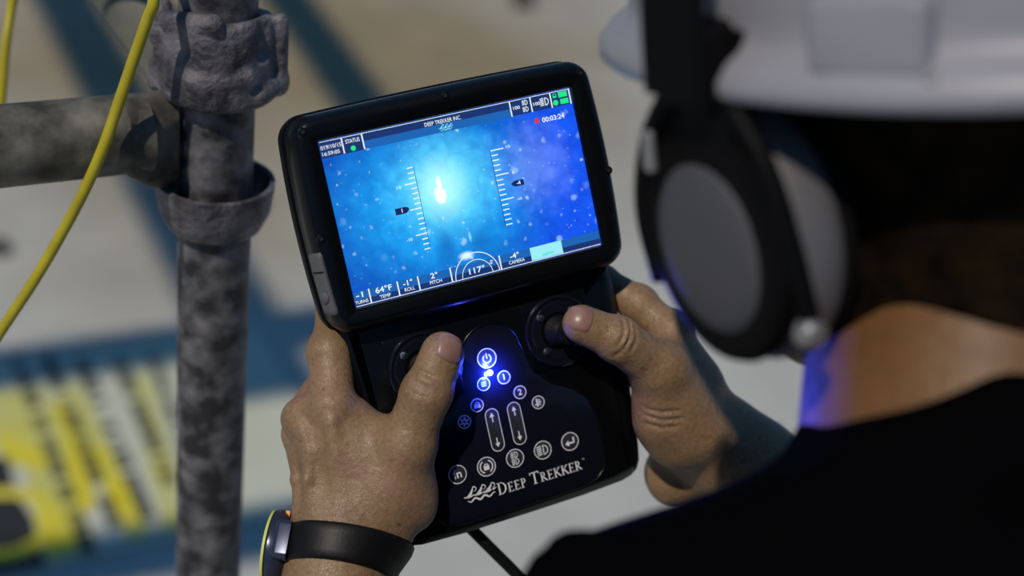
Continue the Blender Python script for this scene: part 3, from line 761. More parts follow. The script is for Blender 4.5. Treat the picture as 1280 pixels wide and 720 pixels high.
text('readout', '1', -38.4, -.3, 2.2, 'uiwhite', scr, Z3, bold=.08); text('readout', '-4', 33.3, -.1, 2.1, 'uiwhite', scr, Z3, bold=.08)
flat('compass_arc', [ring_flat(-2.6, -46.6, 13.3, 13.75, 0, Z2, 32, 0, PI), ring_flat(-2.6, -46.6, 9.2, 9.55, 0, Z2, 32, 0, PI)], 'uiwhite', scr)
flat('depth_box', [prism([(31.6, -46.2), (51.7, -46.2), (51.7, -38.6), (31.6, -38.6)], 0, Z2)], 'uibox', scr)
text('readout', 'DEPTH', 42.2, -44.4, 1.7, 'uiteal', scr, Z3 + .02, bold=.08)
def waves(x0, y0, sc, z0, z1):
    """three curling crests running right over a thinner wave"""
    parts = []
    def strip(c, n):
        for i in range(n):
            (xa, ya, wa_), (xb, yb, wb_) = c(i / n), c((i + 1) / n)
            d = np.array([xb - xa, yb - ya]); l = math.hypot(*d) + 1e-9; nx, ny = -d[1] / l, d[0] / l
            parts.append(prism([(x0 + (xa - nx * wa_) * sc, y0 + (ya - ny * wa_) * sc), (x0 + (xb - nx * wb_) * sc, y0 + (yb - ny * wb_) * sc), (x0 + (xb + nx * wb_) * sc, y0 + (yb + ny * wb_) * sc), (x0 + (xa + nx * wa_) * sc, y0 + (ya + ny * wa_) * sc)], z0, z1))
    for k in range(3):
        xb = 1.0 + k * 5.4; g = 1.0 - .10 * k
        def rise(t, xb=xb, g=g): return xb + 5.2 * t, .2 + g * (4.6 * t ** 1.7 - .8 * math.sin(PI * t)), .08 + .72 * math.sin(PI * (t * .85 + .1)) ** 1.3
        def hook(t, xb=xb, g=g): an = PI * (.62 - 1.25 * t); return xb + 5.45 + 1.35 * math.cos(an), g * 4.5 - 1.0 + 1.25 * math.sin(an), .32 * (1 - t) + .05
        strip(rise, 14); strip(hook, 9)
        def trough(t, xb=xb): return xb - 1.0 + 5.6 * t, .35 - .55 * math.sin(PI * t), .22 + .2 * math.sin(PI * t)
        strip(trough, 10)
    strip(lambda t: (17.0 + 2.4 * t, .3 + .5 * t, .5 * (1 - t) + .05), 5)
    strip(lambda t: (1.6 + 16.6 * t, -2.3 + .75 * math.sin(t * 6 * PI + 2.6), .06 + .48 * math.sin(PI * t) ** .6), 48)
    return parts
flat('wave_mark', waves(-7.2, 39.9, .46, 0, Z3), 'uicyan', scr)

# lower body of the controller
ZT = -12.0
def body_outline(ins=0):
    half = [(0, -197.6), (40, -197.4), (66, -196.2), (73, -194.6), (78, -191.5), (81.0, -186), (82.6, -176), (84.2, -150), (86.0, -110), (87.0, -75), (86, -58), (82, -54), (0, -54)]
    R_ = []
    for i in range(len(half) - 1):
        for k in range(6): R_.append((half[i][0] + (half[i + 1][0] - half[i][0]) * k / 6, half[i][1] + (half[i + 1][1] - half[i][1]) * k / 6))
    R_.append(half[-1])
    return R_ + [(-x, y) for x, y in R_[::-1] if x > 0]
bo = body_outline()
lv = [(-38, 12), (-38, 5), (-36, 1.5), (-32, 0), (-22, 0), (-17.5, 1.2), (-13.6, 5.5), (-12.4, 7.5), (ZT, 9.5)]
vs, fs, n = slab(bo, lv); fs.append(tuple(range(n))[::-1]); fs.append(tuple((len(lv) - 1) * n + i for i in range(n)))
obj('lower_body', mm((vs, fs)), 'body', dev, sharp=30)
# hinge block joining the two
obj('neck_block', mm(prism(rrect(0, -57, 150, 30, 6), -34, -13, 3)), 'body', dev, sharp=35)
# keypad film with arch top
film = []
for i in range(13): t = PI * i / 12; film.append((-1 + 17.5 * math.cos(t), -93 + 15 * math.sin(t)))
film += [(-19.5, -97), (-24, -112), (-33, -122), (-46, -129), (-52, -137), (-54.5, -150), (-54.5, -176), (-53, -182), (-49, -186), (-43, -187.8)]
film += [(-20, -188.4), (0, -188.5), (20, -188.4), (41, -187.8), (48, -186), (53, -182), (55.5, -175), (55.5, -150), (52, -137), (44, -129), (31, -122), (22, -112), (17.5, -97)]
kp = obj('keypad', mm(prism(film, ZT - .3, ZT + .55, .25, 2)), 'gloss', dev, sharp=40); tag(kp, 'glossy black keypad film with white icons')
f2 = np.array(film); t2 = np.roll(f2, -1, 0) - np.roll(f2, 1, 0); t2 /= np.linalg.norm(t2, axis=1)[:, None]; i2 = np.stack([t2[:, 1], -t2[:, 0]], 1)
nf = len(film); vs = []; fs = []
for off, z in ((.2, ZT), (.5, ZT + .9), (1.2, ZT + .9), (1.7, ZT)): vs += [(x, y, z) for x, y in f2 + i2 * off]
for r in range(3):
    for i in range(nf): j = (i + 1) % nf; fs.append((r * nf + i, r * nf + j, (r + 1) * nf + j, (r + 1) * nf + i))
obj('keypad_rim', mm((vs, fs)), 'body', dev, smooth=True)
ZK = ZT + .55
def button(x, y, r, icon, label, face='key', prn='print', ring=None):
    b = obj('button', mm(merge([disc(x, y, r, ZK - .1, ZK + .35, 32, .2)])), face, dev, sharp=40); tag(b, label)
    obj('button_ring', mm(ring_flat(x, y, r - .55, r - .05, ZK, ZK + .42, 36)), ring or prn, b)
    if isinstance(icon, str): text('icon', icon, x, y, r * .92, prn, b, ZK + .45, bold=.12)
    elif icon: obj('icon', mm(merge(icon)), prn, b)
    return b
z0, z1 = ZK + .3, ZK + .45
kx = -.9
x, y = -4.6, -96.8
button(x, y, 6.0, [ring_flat(x, y - .2, 2.1, 2.75, z0, z1, 26, PI / 2 + .55, PI / 2 + 2 * PI - .55), bar(x, y - .2, x, y + 3.0, .7, z0, z1)], 'round power button')
x, y = -9.9, -111.2; button(x, y, 4.1, [bar(x - 1.6, y + k, x + 1.6, y + k, .5, z0, z1) for k in (-1.1, 0, 1.1)], 'round menu button with three lines')
button(3.2, -110.6, 4.1, '1', 'round button marked 1'); button(11.0, -122.0, 4.1, '2', 'round button marked 2')
x, y = 20.9, -131.0
button(x, y, 4.1, [bar(x - .9, y - 2.5, x - .9, y + 2.5, .8, z0, z1)] + [bar(x - .6, y + k, x + (2.2 if k == 0 else 1.4), y + k, .5, z0, z1) for k in (-1.6, -.8, 0, .8, 1.6)] + [bar(x - 2.4, y - 1.0, x - .9, y - 1.0, .6, z0, z1)], 'round button with a ruler icon')
x, y = -16.6, -122.3
button(x, y, 4.1, [poly([(x - 2.2, y - 1.7), (x + 2.0, y - 1.7), (x + 1.8, y + .6), (x - 1.8, y + .6)], z0, z1), ring_flat(x + .3, y + .4, 1.0, 1.5, z0, z1, 12, 0, PI)], 'round button with a bucket icon')
x, y = -26.3, -129.8
button(x, y, 4.1, [ring_flat(x, y, .9, 1.6, z0, z1, 20)] + [bar(x + 1.5 * math.cos(t), y + 1.5 * math.sin(t), x + 2.9 * math.cos(t), y + 2.9 * math.sin(t), .8, z0, z1) for t in np.arange(6) * PI / 3 + .3], 'round button with a gear icon')
for i, (x, y) in enumerate(((-9.2, -139.6), (5.0, -139.6))):
    ol = rrect(x, y, 8.6, 26.5, 4.29, 8)
    b = obj('rocker_button', mm(prism(ol, ZK - .1, ZK + .35, .2, 2)), 'key', dev, sharp=40); tag(b, 'left rocker with up and down arrows' if i == 0 else 'right rocker with up and down arrows')
    o_ = rrect(x, y, 8.5, 26.4, 4.24, 8); n_ = rrect(x, y, 7.6, 25.5, 3.79, 8); nn = len(o_)
    vs = [(*q, ZK + .44) for q in o_] + [(*q, ZK + .44) for q in n_]
    obj('button_ring', mm((vs, [(k, (k + 1) % nn, nn + (k + 1) % nn, nn + k) for k in range(nn)])), 'print', b)
    ic = []
    for s_ in (1, -1):
        yy = y + s_ * 7.4; ic += [bar(x, yy - s_ * 2.6, x, yy + s_ * .9, .65, z0, z1)]
        tri = [(x - 1.5, yy + s_ * .6), (x + 1.5, yy + s_ * .6), (x, yy + s_ * 3.2)]; ic.append(poly(tri if s_ > 0 else tri[::-1], z0, z1))
    obj('icon', mm(merge(ic)), 'print', b)
ry = -159.5
button(kx - 36.4, ry + .6, 5.7, 'fn', 'round button marked fn')
x = kx - 18.2
button(x, ry, 5.9, [poly([(x - 1.7, ry - 2.0), (x + 1.7, ry - 2.0), (x + 1.7, ry + .6), (x - 1.7, ry + .6)], z0, z1), ring_flat(x, ry + .6, .8, 1.35, z0, z1, 14, 0, PI), ring_flat(x, ry, 3.5, 4.2, z0, z1, 20, -1.1, 1.1), ring_flat(x, ry, 3.5, 4.2, z0, z1, 20, PI - 1.1, PI + 1.1)], 'round button with a padlock icon')
x = kx + .2; button(x, ry - .2, 5.7, lamp_icon(x, ry + 1.9, 2.5, z0, z1, .45) + lamp_icon(x, ry - 2.3, 2.5, z0, z1, .45), 'round button with two lamp icons')
x = kx + 18.3; button(x, ry - .4, 5.7, lamp_icon(x, ry - .4, 4.0, z0, z1, .55), 'round button with one lamp icon')
x, y = kx + 36.4, ry - .2
button(x, y, 5.7, [bar(x + 2.4, y - 1.2, x + 2.4, y + 2.2, 1.0, z0, z1), bar(x - 1.0, y - 1.0, x + 2.9, y - 1.0, 1.0, z0, z1), poly([(x - 3.4, y - 1.0), (x - 1.0, y - 2.9), (x - 1.0, y + .9)], z0, z1)], 'round button with a return arrow')
# maker's lettering, serif small capitals drawn stroke by stroke
def serif(ch, x, y, h):
    w_ = {'D': .80, 'E': .62, 'P': .62, 'T': .76, 'R': .72, 'K': .76}[ch] * h; tk_ = .135 * h; th = .055 * h; sf = .10 * h; p = []
    def stem(cx): 
        p.append(bar(cx, y, cx, y + h, tk_, z0, z1))
        for yy in (y + th / 2, y + h - th / 2): p.append(bar(cx - tk_ / 2 - sf, yy, cx + tk_ / 2 + sf, yy, th, z0, z1))
    sx_ = x + sf + tk_ / 2
    def bowl(cy_, ry_, rx_, xs):
        n_ = 16
        for k in range(n_):
            t0_, t1_ = -PI / 2 + PI * k / n_, -PI / 2 + PI * (k + 1) / n_
            def pt(t, inn): return (xs + (rx_ - inn * tk_) * max(0, math.cos(t)), cy_ + (ry_ - inn * th) * math.sin(t))
            p.append(poly([pt(t0_, 1), pt(t0_, 0), pt(t1_, 0), pt(t1_, 1)], z0, z1))
    if ch == 'D': stem(sx_); xs = sx_ + .12 * h; p.append(bar(sx_, y + th / 2, xs + .02, y + th / 2, th, z0, z1)); p.append(bar(sx_, y + h - th / 2, xs + .02, y + h - th / 2, th, z0, z1)); bowl(y + h / 2, h / 2, x + w_ - xs, xs)
    if ch in 'PR':
        stem(sx_); xs = sx_ + .10 * h; p.append(bar(sx_, y + h - th / 2, xs, y + h - th / 2, th, z0, z1)); p.append(bar(sx_, y + h * .48, xs, y + h * .48, th, z0, z1)); bowl(y + h * .735, h * .268, .30 * h, xs)
    if ch == 'R': p.append(bar(sx_ + .12 * h, y + h * .50, x + w_, y + .02 * h, tk_ * .95, z0, z1)); p.append(bar(x + w_ - .08 * h, y + th / 2, x + w_ + .06 * h, y + th / 2, th, z0, z1))
    if ch == 'E':
        stem(sx_)
        for yy, l in ((y + th / 2, .42), (y + h / 2, .30), (y + h - th / 2, .38)): p.append(bar(sx_, yy, sx_ + l * h, yy, th, z0, z1))
        for yy, l, s_ in ((y, .42, 1), (y + h, .38, -1)): p.append(bar(sx_ + l * h, yy, sx_ + l * h, yy + s_ * .17 * h, th * 1.1, z0, z1))
        p.append(bar(sx_ + .30 * h, y + .42 * h, sx_ + .30 * h, y + .58 * h, th, z0, z1))
    if ch == 'T':
        cx_ = x + w_ / 2; p.append(bar(cx_, y, cx_, y + h, tk_, z0, z1)); p.append(bar(cx_ - tk_ / 2 - sf, y + th / 2, cx_ + tk_ / 2 + sf, y + th / 2, th, z0, z1))
        p.append(bar(x, y + h - th / 2, x + w_, y + h - th / 2, th * 1.2, z0, z1))
        for xx in (x, x + w_): p.append(bar(xx, y + h, xx, y + h * .80, th * 1.1, z0, z1))
    if ch == 'K':
        stem(sx_); p.append(bar(sx_ + .06 * h, y + .46 * h, x + w_ - .10 * h, y + h - th, th * 1.3, z0, z1)); p.append(bar(sx_ + .16 * h, y + .54 * h, x + w_, y + .03 * h, tk_, z0, z1))
        p.append(bar(x + w_ - .22 * h, y + h - th / 2, x + w_ + .02 * h, y + h - th / 2, th, z0, z1)); p.append(bar(x + w_ - .10 * h, y + th / 2, x + w_ + .07 * h, y + th / 2, th, z0, z1))
    return p, w_
pt_ = []; x = -15.4
widths = []
for word in ('DEEP', 'TREKKER'):
    for i, ch in enumerate(word):
        p_, w_ = serif(ch, x, -178.5, 7.3 if i == 0 else 5.7); pt_ += p_; x += w_ + (.75 if i else .9)
    x += 2.4
scale_x = (39.3 + 15.4) / (x - 3.15 + 15.4)
v_, f_ = merge(pt_); v_ = [(-15.4 + (q[0] + 15.4) * scale_x, q[1], q[2]) for q in v_]
lt = obj('maker_lettering', mm((v_, f_)), 'print', kp)
text('trademark_sign', '™', 41.3, -173.0, 1.5, 'print', kp, z1)
flat('wave_mark', waves(-36.6, -174.0, 1.08, z0, z1), 'print', kp)
# joysticks
def joystick(cx, cy, tx, ty, lab):
    j = obj('joystick', mm(lathe([(9.0, ZT + .4), (9.4, ZT + 1.5), (7.2, ZT + 3.4), (8.0, ZT + 4.4), (6.2, ZT + 6.2), (6.6, ZT + 7.2), (4.2, ZT + 9), (4.0, ZT + 13), (6.8, ZT + 14), (7.4, ZT + 16.5), (6.6, ZT + 18), (0.01, ZT + 18.4)], 32, (0, 0, 0))), 'rubber', dev, sharp=40)
    me = j.data
    for q in me.vertices:
        k = max(0, q.co.z * 1000 - ZT) / 18.4; q.co.x += (cx + tx * k * k) * .001; q.co.y += (cy + ty * k * k) * .001
    tag(j, lab)
    obj('joystick_plate', mm(prism(rrect(cx, cy, 42.5, 42.5, 1.5, 3), ZT - .5, ZT + 1.1, 1.0, 2)), 'body', j, sharp=25)
    obj('joystick_ring', mm(lathe([(21.6, ZT + .4), (21.6, ZT + 2.0), (20.8, ZT + 2.6), (19.8, ZT + 2.6), (19.2, ZT + 1.7), (17.6, ZT + 1.6), (17.0, ZT + 2.1), (11.5, ZT + 1.9), (11.0, ZT + .9), (8.0, ZT + .8)], 56, (cx, cy, 0))), 'gloss', j, sharp=30)
    for k in range(4):
        t = PI / 4 + PI / 2 * k; sx_, sy_ = cx + 14.6 * math.cos(t), cy + 14.6 * math.sin(t)
        s_ = obj('joystick_screw', mm(disc(sx_, sy_, 2.5, ZT + 1.6, ZT + 2.7, 20, .5)), 'steel', j, sharp=40)
    return j
joystick(-43, -92.5, 4, 2, 'left joystick under the thumb'); joystick(43, -92.5, 1, 0, 'right joystick under the thumb')
for c in list(bpy.data.objects):
    if c.name.startswith('joystick_screw'):
        xs = [q.co for q in c.data.vertices]; mx = sum((q.x for q in xs)) / len(xs) * 1000; my = sum((q.y for q in xs)) / len(xs) * 1000
        t0 = .5; zz = ZT + 2.65
        v_, f_ = merge([bar(mx - 1.5 * math.cos(t0), my - 1.5 * math.sin(t0), mx + 1.5 * math.cos(t0), my + 1.5 * math.sin(t0), .6, zz, zz + .12), bar(mx + 1.5 * math.sin(t0), my - 1.5 * math.cos(t0), mx - 1.5 * math.sin(t0), my + 1.5 * math.cos(t0), .6, zz, zz + .13)])
        d_ = obj('screw_cross', mm((v_, f_)), 'dark', None); d_.parent = dev; 
# status LED with its own light
LX, LY = -4.7, -105.6
MT['led'] = mat('led_lens', (.2, .3, .6), .2, emit=(.35, .55, 1.0), estr=7)
led = obj('status_led', mm(lathe([(1.8, ZK), (1.8, ZK + .9), (1.3, ZK + 1.4), (0.01, ZK + 1.7)], 20, (LX, LY, 0))), 'led', dev, smooth=True); tag(led, 'glowing blue status LED')
def lamp(kind, name, p, e, col=(.03, .06, 1.0), r=.001):
    l = bpy.data.lights.new(name, kind); l.energy = e; l.color = col; l.shadow_soft_size = r
    o = bpy.data.objects.new(name, l); C.objects.link(o); o.parent = dev; o.location = np.array(p) * .001; return o
lamp('POINT', 'led_glow', (LX, LY, ZK + 5), .05)
ld = lamp('SPOT', 'led_film_glow', (LX, LY, ZK + 11), .34); ld.rotation_euler = (0, 0, 0); ld.data.spot_size = math.radians(150); ld.data.spot_blend = 1
lb = lamp('SPOT', 'led_beam', (LX, LY, ZK + 3), 1.1); lb.rotation_euler = (PI, 0, 0); lb.data.spot_size = math.radians(44); lb.data.spot_blend = .7
# tether cable out of the bottom
tc_ = [P(560, 632, .845), P(580, 652, .843), P(600, 672, .842), P(622, 694, .845), P(645, 717, .848), P(690, 765, .85), P(730, 860, .84)]
v_, f_ = tube([DR.T @ (q - DT) for q in tc_], .0036, 12, 8); tag(obj('tether_cable', (v_, f_), 'rubber', dev, smooth=True), 'black cable leaving the lower edge')

# ------------------------------------------------------------------ the person
RT_W = M3 @ RT; FW_W = M3 @ FW
PAD_AZ = 115
# ground point under the person
fyaw, hp, hroll = .652, .283, -.10
HC = P(1145, 213, .607)                                           # midway between the ears
Fh = nrm(RT_W * -math.sin(fyaw) + FW_W * math.cos(fyaw))          # where the face points, level
hl = np.cross([0, 0, 1.0], Fh)                                    # the person's left
hf = Fh * math.cos(hp) - np.array([0, 0, 1.0]) * math.sin(hp); hu = np.cross(hf, hl)   # head bowed towards the screen
hl, hu = hl * math.cos(hroll) + hu * math.sin(hroll), hu * math.cos(hroll) - hl * math.sin(hroll)
HM = np.stack([hf, hl, hu], 1)                                    # head axes: forward, left, up
def Hw(p): return HM @ (np.asarray(p, float) * .001) + HC
proot = np.array([HC[0] + .05, HC[1] - .08, 0])
man = empty('person', proot)
tag(man, 'person in a black shirt seen over the left shoulder, both bare hands gripping the controller', 'person')

# ---- left hand and forearm (controller millimetres)
elbL = wL(P(335, 1190, .70)); wrL = K(430, 668, -18)
fwdL = nrm(elbL - wrL)
LH = Field()
mi, mm_, mr, mp_ = K(416, 507, -13), K(378, 523, -27), K(375, 542, -46), K(380, 566, -64)
wi, wm, wr_, wp = K(455, 655, -6), K(425, 655, -12), K(408, 655, -24), K(405, 655, -38)
nz = nrm([-.62, .1, .78])
for a_, b_, ra, rb in ((wi, mi, 15, 11.5), (wm, mm_, 15, 10.8), (wr_, mr, 14, 10.2), (wp, mp_, 13, 9.6)): LH.cap(a_, b_, ra, rb, 9)
LH.cap(wm, (mi + mm_) / 2, 15, 10, 10)
# thumb: metacarpal, two phalanges
tb, tm, ti, tt = K(478, 632, -4), K(508, 556, 6), K(534, 490, 15), K(553, 443, 15)
LH.cap(tb, tm, 19.5, 15.8, 12); LH.cap(tm, ti, 15.0, 13.8, 6); LH.cap(ti, tt, 13.5, 12.9, 4, flat=[.35, .1, .93], f=.86)
LH.ell(K(532, 492, 14), (14.2, 13, 13.4), k=4)
LH.ell(K(509, 556, 7), (15.5, 15, 14.5), k=6)
LH.ell(K(514, 612, -4), (15, 24, 17), k=12)
# web between thumb and index
LH.cap(K(470, 545, -8), K(448, 520, -12), 11, 9, 12); LH.cap(K(486, 560, -4), K(455, 560, -8), 12, 12, 10); LH.cap(K(470, 600, -4), K(430, 560, -10), 14, 13, 10)
# fingers round the back
def finger(Fl, pts, rs, k=4):
    for i in range(len(pts) - 1): Fl.cap(pts[i], pts[i + 1], rs[i], rs[i + 1], k)
    for i in range(1, len(pts) - 1): Fl.ell(pts[i], (rs[i] * 1.07,) * 3, k=3)
finger(LH, [mi, K(413, 440, -27), K(418, 392, -41), K(455, 372, -52), K(505, 385, -50)], [12.6, 12.6, 9.8, 9.2, 7.6])
finger(LH, [mm_, K(412, 466, -64), K(460, 450, -57), K(505, 455, -49)], [10.8, 9.6, 9.0, 7.6])
finger(LH, [mr, K(404, 512, -74), K(460, 505, -60), K(508, 508, -49)], [10.2, 9.3, 8.8, 7.4])
finger(LH, [mp_, K(410, 556, -82), K(455, 552, -64), K(492, 552, -50)], [9.4, 8.2, 7.6, 6.6])
# knuckle caps, tendons, veins
LH.ell(mi + nz * 2.4, (11, 10.5, 10.5), k=5); LH.ell(mm_ + nz * 1.8, (9.8, 9.6, 9.6), k=5)
for a_, b_ in ((K(430, 640, 2), K(414, 530, 0)), (K(404, 640, -4), K(377, 535, -15))): LH.cap(a_, b_, 2.9, 2.9, 6)
for pts in ([K(392, 640, -4), K(384, 600, -6), K(388, 565, -9), K(380, 540, -12)], [K(375, 640, -14), K(370, 600, -18), K(368, 565, -22)]):
    for i in range(len(pts) - 1):
        LH.cap(pts[i], pts[i + 1], 2.7, 2.7, 4)
# wrist and forearm
LH.cap(K(432, 650, -16), wrL + fwdL * 14, 26, 28.5, 14); LH.cap(wrL, wrL + fwdL * 90, 28.5, 33, 10); LH.cap(wrL + fwdL * 90, elbL, 33, 42, 12)
LH.ell(K(487, 672, -4), (11, 14, 12), k=10)
def surf(Fl, p, d, off=0.0, n=40):
    """march from p along d to the skin"""
    p = np.array(p, float)
    for _ in range(n):
        q = Fl.at([p])[0] - off
        if q < .01: break
        p = p + d * q * .9
    return p
def nail(Fl, c, t, nrm_, hl_, hw, name, cut=.0):
    t = nrm(t - nrm_ * np.dot(t, nrm_)); s_ = np.cross(nrm_, t); n1, n2 = 15, 13; vs = []; fs = []
    for i in range(n1):
        a_ = -1 + 2 * i / (n1 - 1)
        for j in range(n2):
            b_ = -1 + 2 * j / (n2 - 1)
            x = a_ * math.sqrt(1 - .42 * b_ * b_); y = b_ * math.sqrt(1 - .22 * a_ * a_)
            e = max(abs(a_), abs(b_)); o = .95 - 1.3 * max(0, e - .86) / .14
            if a_ > .7 and abs(b_) < .9: o = 1.05
            vs.append(surf(Fl, c + t * x * hl_ + s_ * y * hw + nrm_ * 30, -nrm_, o))
    for i in range(n1 - 1):
        for j in range(n2 - 1): fs.append((i * n2 + j, i * n2 + j + 1, (i + 1) * n2 + j + 1, (i + 1) * n2 + j))
    vs = [Lw(v) - proot for v in vs]
    return obj(name, (vs, fs), 'nail', man, smooth=True)
# creases of the left thumb, back of the joint
def crease(Fl, pts, n_, r=.9, depth=.25, k=1.2):
    q = [surf(Fl, np.array(p) + n_ * 14, -n_, 0) + n_ * (r - depth - .35) for p in pts]
    for i in range(len(q) - 1): Fl.cap(q[i], q[i + 1], r, r, k, op=-1)
camL = wL(CP)
def toC(p): return nrm(camL - p)
nLn = nrm(toC(tt) + np.array([.38, 0, 0])); nLt = tt - ti
creL = [([(515, 474), (522, 478), (535, 484), (550, 490)], .8), ([(515, 480), (523, 485), (538, 491)], .5), ([(516, 462), (530, 466), (545, 472)], .5), ([(512, 488), (521, 492), (534, 497)], .45)]
base_L = Field(); base_L.p = list(LH.p)
for pts, dp in creL: crease(LH, [K(u, v, 24) for u, v in pts], toC(tt), .9, dp)
nail(base_L, tt + nLt * .12, nLt, nLn, 8.4, 8.3, 'thumbnail')

# ---- right hand and forearm
RH = Field()
elbR = wL(P(1470, 985, .83)); wrR = K(905, 556, -22); fwdR = nrm(elbR - wrR)
mi, mm_, mr, mp_ = K(838, 416, -14), K(846, 446, -38), K(848, 490, -58), K(848, 540, -74)
for a_, b_, ra, rb in ((K(892, 520, -14), mi, 17, 12), (K(885, 540, -30), mm_, 17, 11), (K(880, 560, -46), mr, 15, 10.5), (K(872, 580, -56), mp_, 14, 10)): RH.cap(a_, b_, ra, rb, 9)
tb, tm, ti, tt = K(872, 536, -2), K(826, 462, 10), K(772, 424, 17), K(727, 405, 15)
RH.cap(tb, tm, 20, 15.5, 12); RH.cap(tm, ti, 15.0, 13.0, 7); RH.cap(ti, tt, 12.7, 11.4, 4, flat=[-.05, .25, .95], f=.86)
RH.ell(K(771, 424, 16), (12.9, 12.9, 12.9), k=4); RH.ell(tm, (16, 15.5, 15), k=7)
RH.ell(K(841, 530, -4), (21.5, 28, 18), k=12); RH.ell(K(835, 500, 2), (17, 18, 16), k=10); RH.cap(K(820, 474, 5), K(824, 525, -2), 13, 15, 9)
RH.ell(K(845, 592, -40), (19, 22, 16), k=12); RH.cap(K(840, 592, -46), K(905, 580, -36), 15, 22, 12)
RH.cap(K(836, 440, -6), K(870, 480, -8), 11, 14, 12)
finger(RH, [mi, K(798, 380, -28), K(752, 352, -41), K(700, 345, -52), K(655, 352, -50)], [11.6, 11.4, 9.9, 9.2, 7.6])
finger(RH, [mm_, K(815, 412, -68), K(745, 412, -60), K(690, 420, -49)], [10.8, 9.6, 9.0, 7.6])
finger(RH, [mr, K(824, 468, -78), K(748, 468, -62), K(695, 474, -49)], [10.2, 9.3, 8.8, 7.4])
finger(RH, [mp_, K(832, 520, -84), K(768, 522, -66), K(725, 524, -50)], [9.4, 8.2, 7.6, 6.6])
RH.cap(K(880, 545, -22), wrR + fwdR * 20, 27, 29, 14); RH.cap(wrR, wrR + fwdR * 80, 29, 34, 10); RH.cap(wrR + fwdR * 80, elbR, 34, 42, 12)
RH.ell(mi + np.array([4, 3, 3]), (11, 10.5, 10.5), k=6)
base_R = Field(); base_R.p = list(RH.p)
creR = [([(786, 400), (789, 418), (780, 436), (768, 446)], .8), ([(778, 398), (781, 416), (773, 432)], .5), ([(794, 408), (796, 424), (788, 440)], .5), ([(806, 512), (825, 517), (850, 514)], .6), ([(806, 521), (828, 527), (855, 524)], .6), ([(808, 532), (830, 537), (850, 534)], .5)]
for pts, dp in creR: crease(RH, [K(u, v, 26) for u, v in pts], toC(tt), .9, dp)
nRt = tt - ti; nRn = nrm(toC(tt) + np.array([.02, .30, 0]))
nail(base_R, tt + nRt * .02 + np.array([0, 1.0, 0]), nRt, nRn, 8.0, 8.0, 'thumbnail')

# ---- head, neck
HD = Field()
HD.ell((-12, 0, 52), (99, 77, 92), k=10); HD.ell((22, 0, -10), (66, 62, 84), k=25)
HD.ell((44, 0, -74), (38, 42, 30), k=25); HD.ell((64, 0, -92), (20, 22, 17), k=14)
HD.ell((70, 34, -22), (22, 24, 20), k=14); HD.ell((70, -34, -22), (22, 24, 20), k=14)
HD.cap((78, 36, 22), (86, 0, 24), 12, 12, 12); HD.cap((78, -36, 22), (86, 0, 24), 12, 12, 12)
HD.cap((90, 0, 16), (108, 0, -26), 9, 12, 8); HD.ell((100, 13, -30), (10, 8, 8), k=6); HD.ell((100, -13, -30), (10, 8, 8), k=6)
for s_ in (1, -1):
    HD.ell((91, 32 * s_, 4), (13, 17, 10), k=6, op=-1); HD.ell((80, 32 * s_, 4), (12.5, 13, 12.5), k=1)
    HD.cap((86, 18 * s_, -60), (92, 0, -57), 5, 6.5, 5); HD.cap((84, 16 * s_, -69), (92, 0, -69), 6, 7.5, 5)
    HD.ell((-4, 76 * s_, -2), (18, 9, 31), k=6)
HD.cap((97, -20, -64), (97, 20, -64), 2, 2, 2, op=-1)
neck_b = HM.T @ (P(1180, 615, .575) - HC) * 1000
HD.cap((-22, 0, -30), neck_b, 60, 62, 22); HD.cap((-50, 0, 0), neck_b + HM.T @ np.array([0, -.03, 0]) * 1000, 40, 52, 22)

def body_part(Fl, h, tf, lo=None, hi=None, smooth=1):
    V, F = Fl.mesh(h, lo, hi, smooth); return tf(V), F
def tfL(V): return (np.asarray(V) * .001) @ DR.T + DT - proot
def tfH(V): return (np.asarray(V) * .001) @ HM.T + HC - proot
parts = [body_part(LH, 1.25, tfL), body_part(RH, 1.25, tfL), body_part(HD, 3.0, tfH)]
VV = np.concatenate([p[0] for p in parts]); off = np.cumsum([0] + [len(p[0]) for p in parts[:-1]])
FF = np.concatenate([p[1] + o for p, o in zip(parts, off)])
# sleeves end on the forearms and the collar on the neck, so the skin surface runs on under the shirt
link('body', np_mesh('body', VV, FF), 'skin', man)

# fine dark hairs standing on the right forearm
hv, hf_ = [], []
for i in range(70):
    t = rng.uniform(18, 85); a_ = rng.uniform(-.5, .5); ax_ = wrR + fwdR * t
    up_ = nrm(K(1000, 540, -20) - K(960, 590, -20)); up_ = nrm(up_ - fwdR * np.dot(up_, fwdR)); sd_ = np.cross(fwdR, up_)
    d_ = up_ * math.cos(a_) + sd_ * math.sin(a_); q = surf(base_R, ax_ + d_ * 60, -d_, 0)
    l_ = rng.uniform(3, 7); b_ = nrm(d_ * .8 + fwdR * rng.uniform(-.2, 1.0) + sd_ * rng.uniform(-.4, .4))
    v_, f_ = tube([q - d_ * .4, q + b_ * l_ * .5, q + (b_ + fwdR * .25) * l_], .055, 3, 2)
    o_ = len(hv); hv += [Lw(v) - proot for v in v_]; hf_ += [tuple(k + o_ for k in f) for f in f_]
tag(obj('arm_hair', (hv, hf_), 'hair', man), kind='stuff')

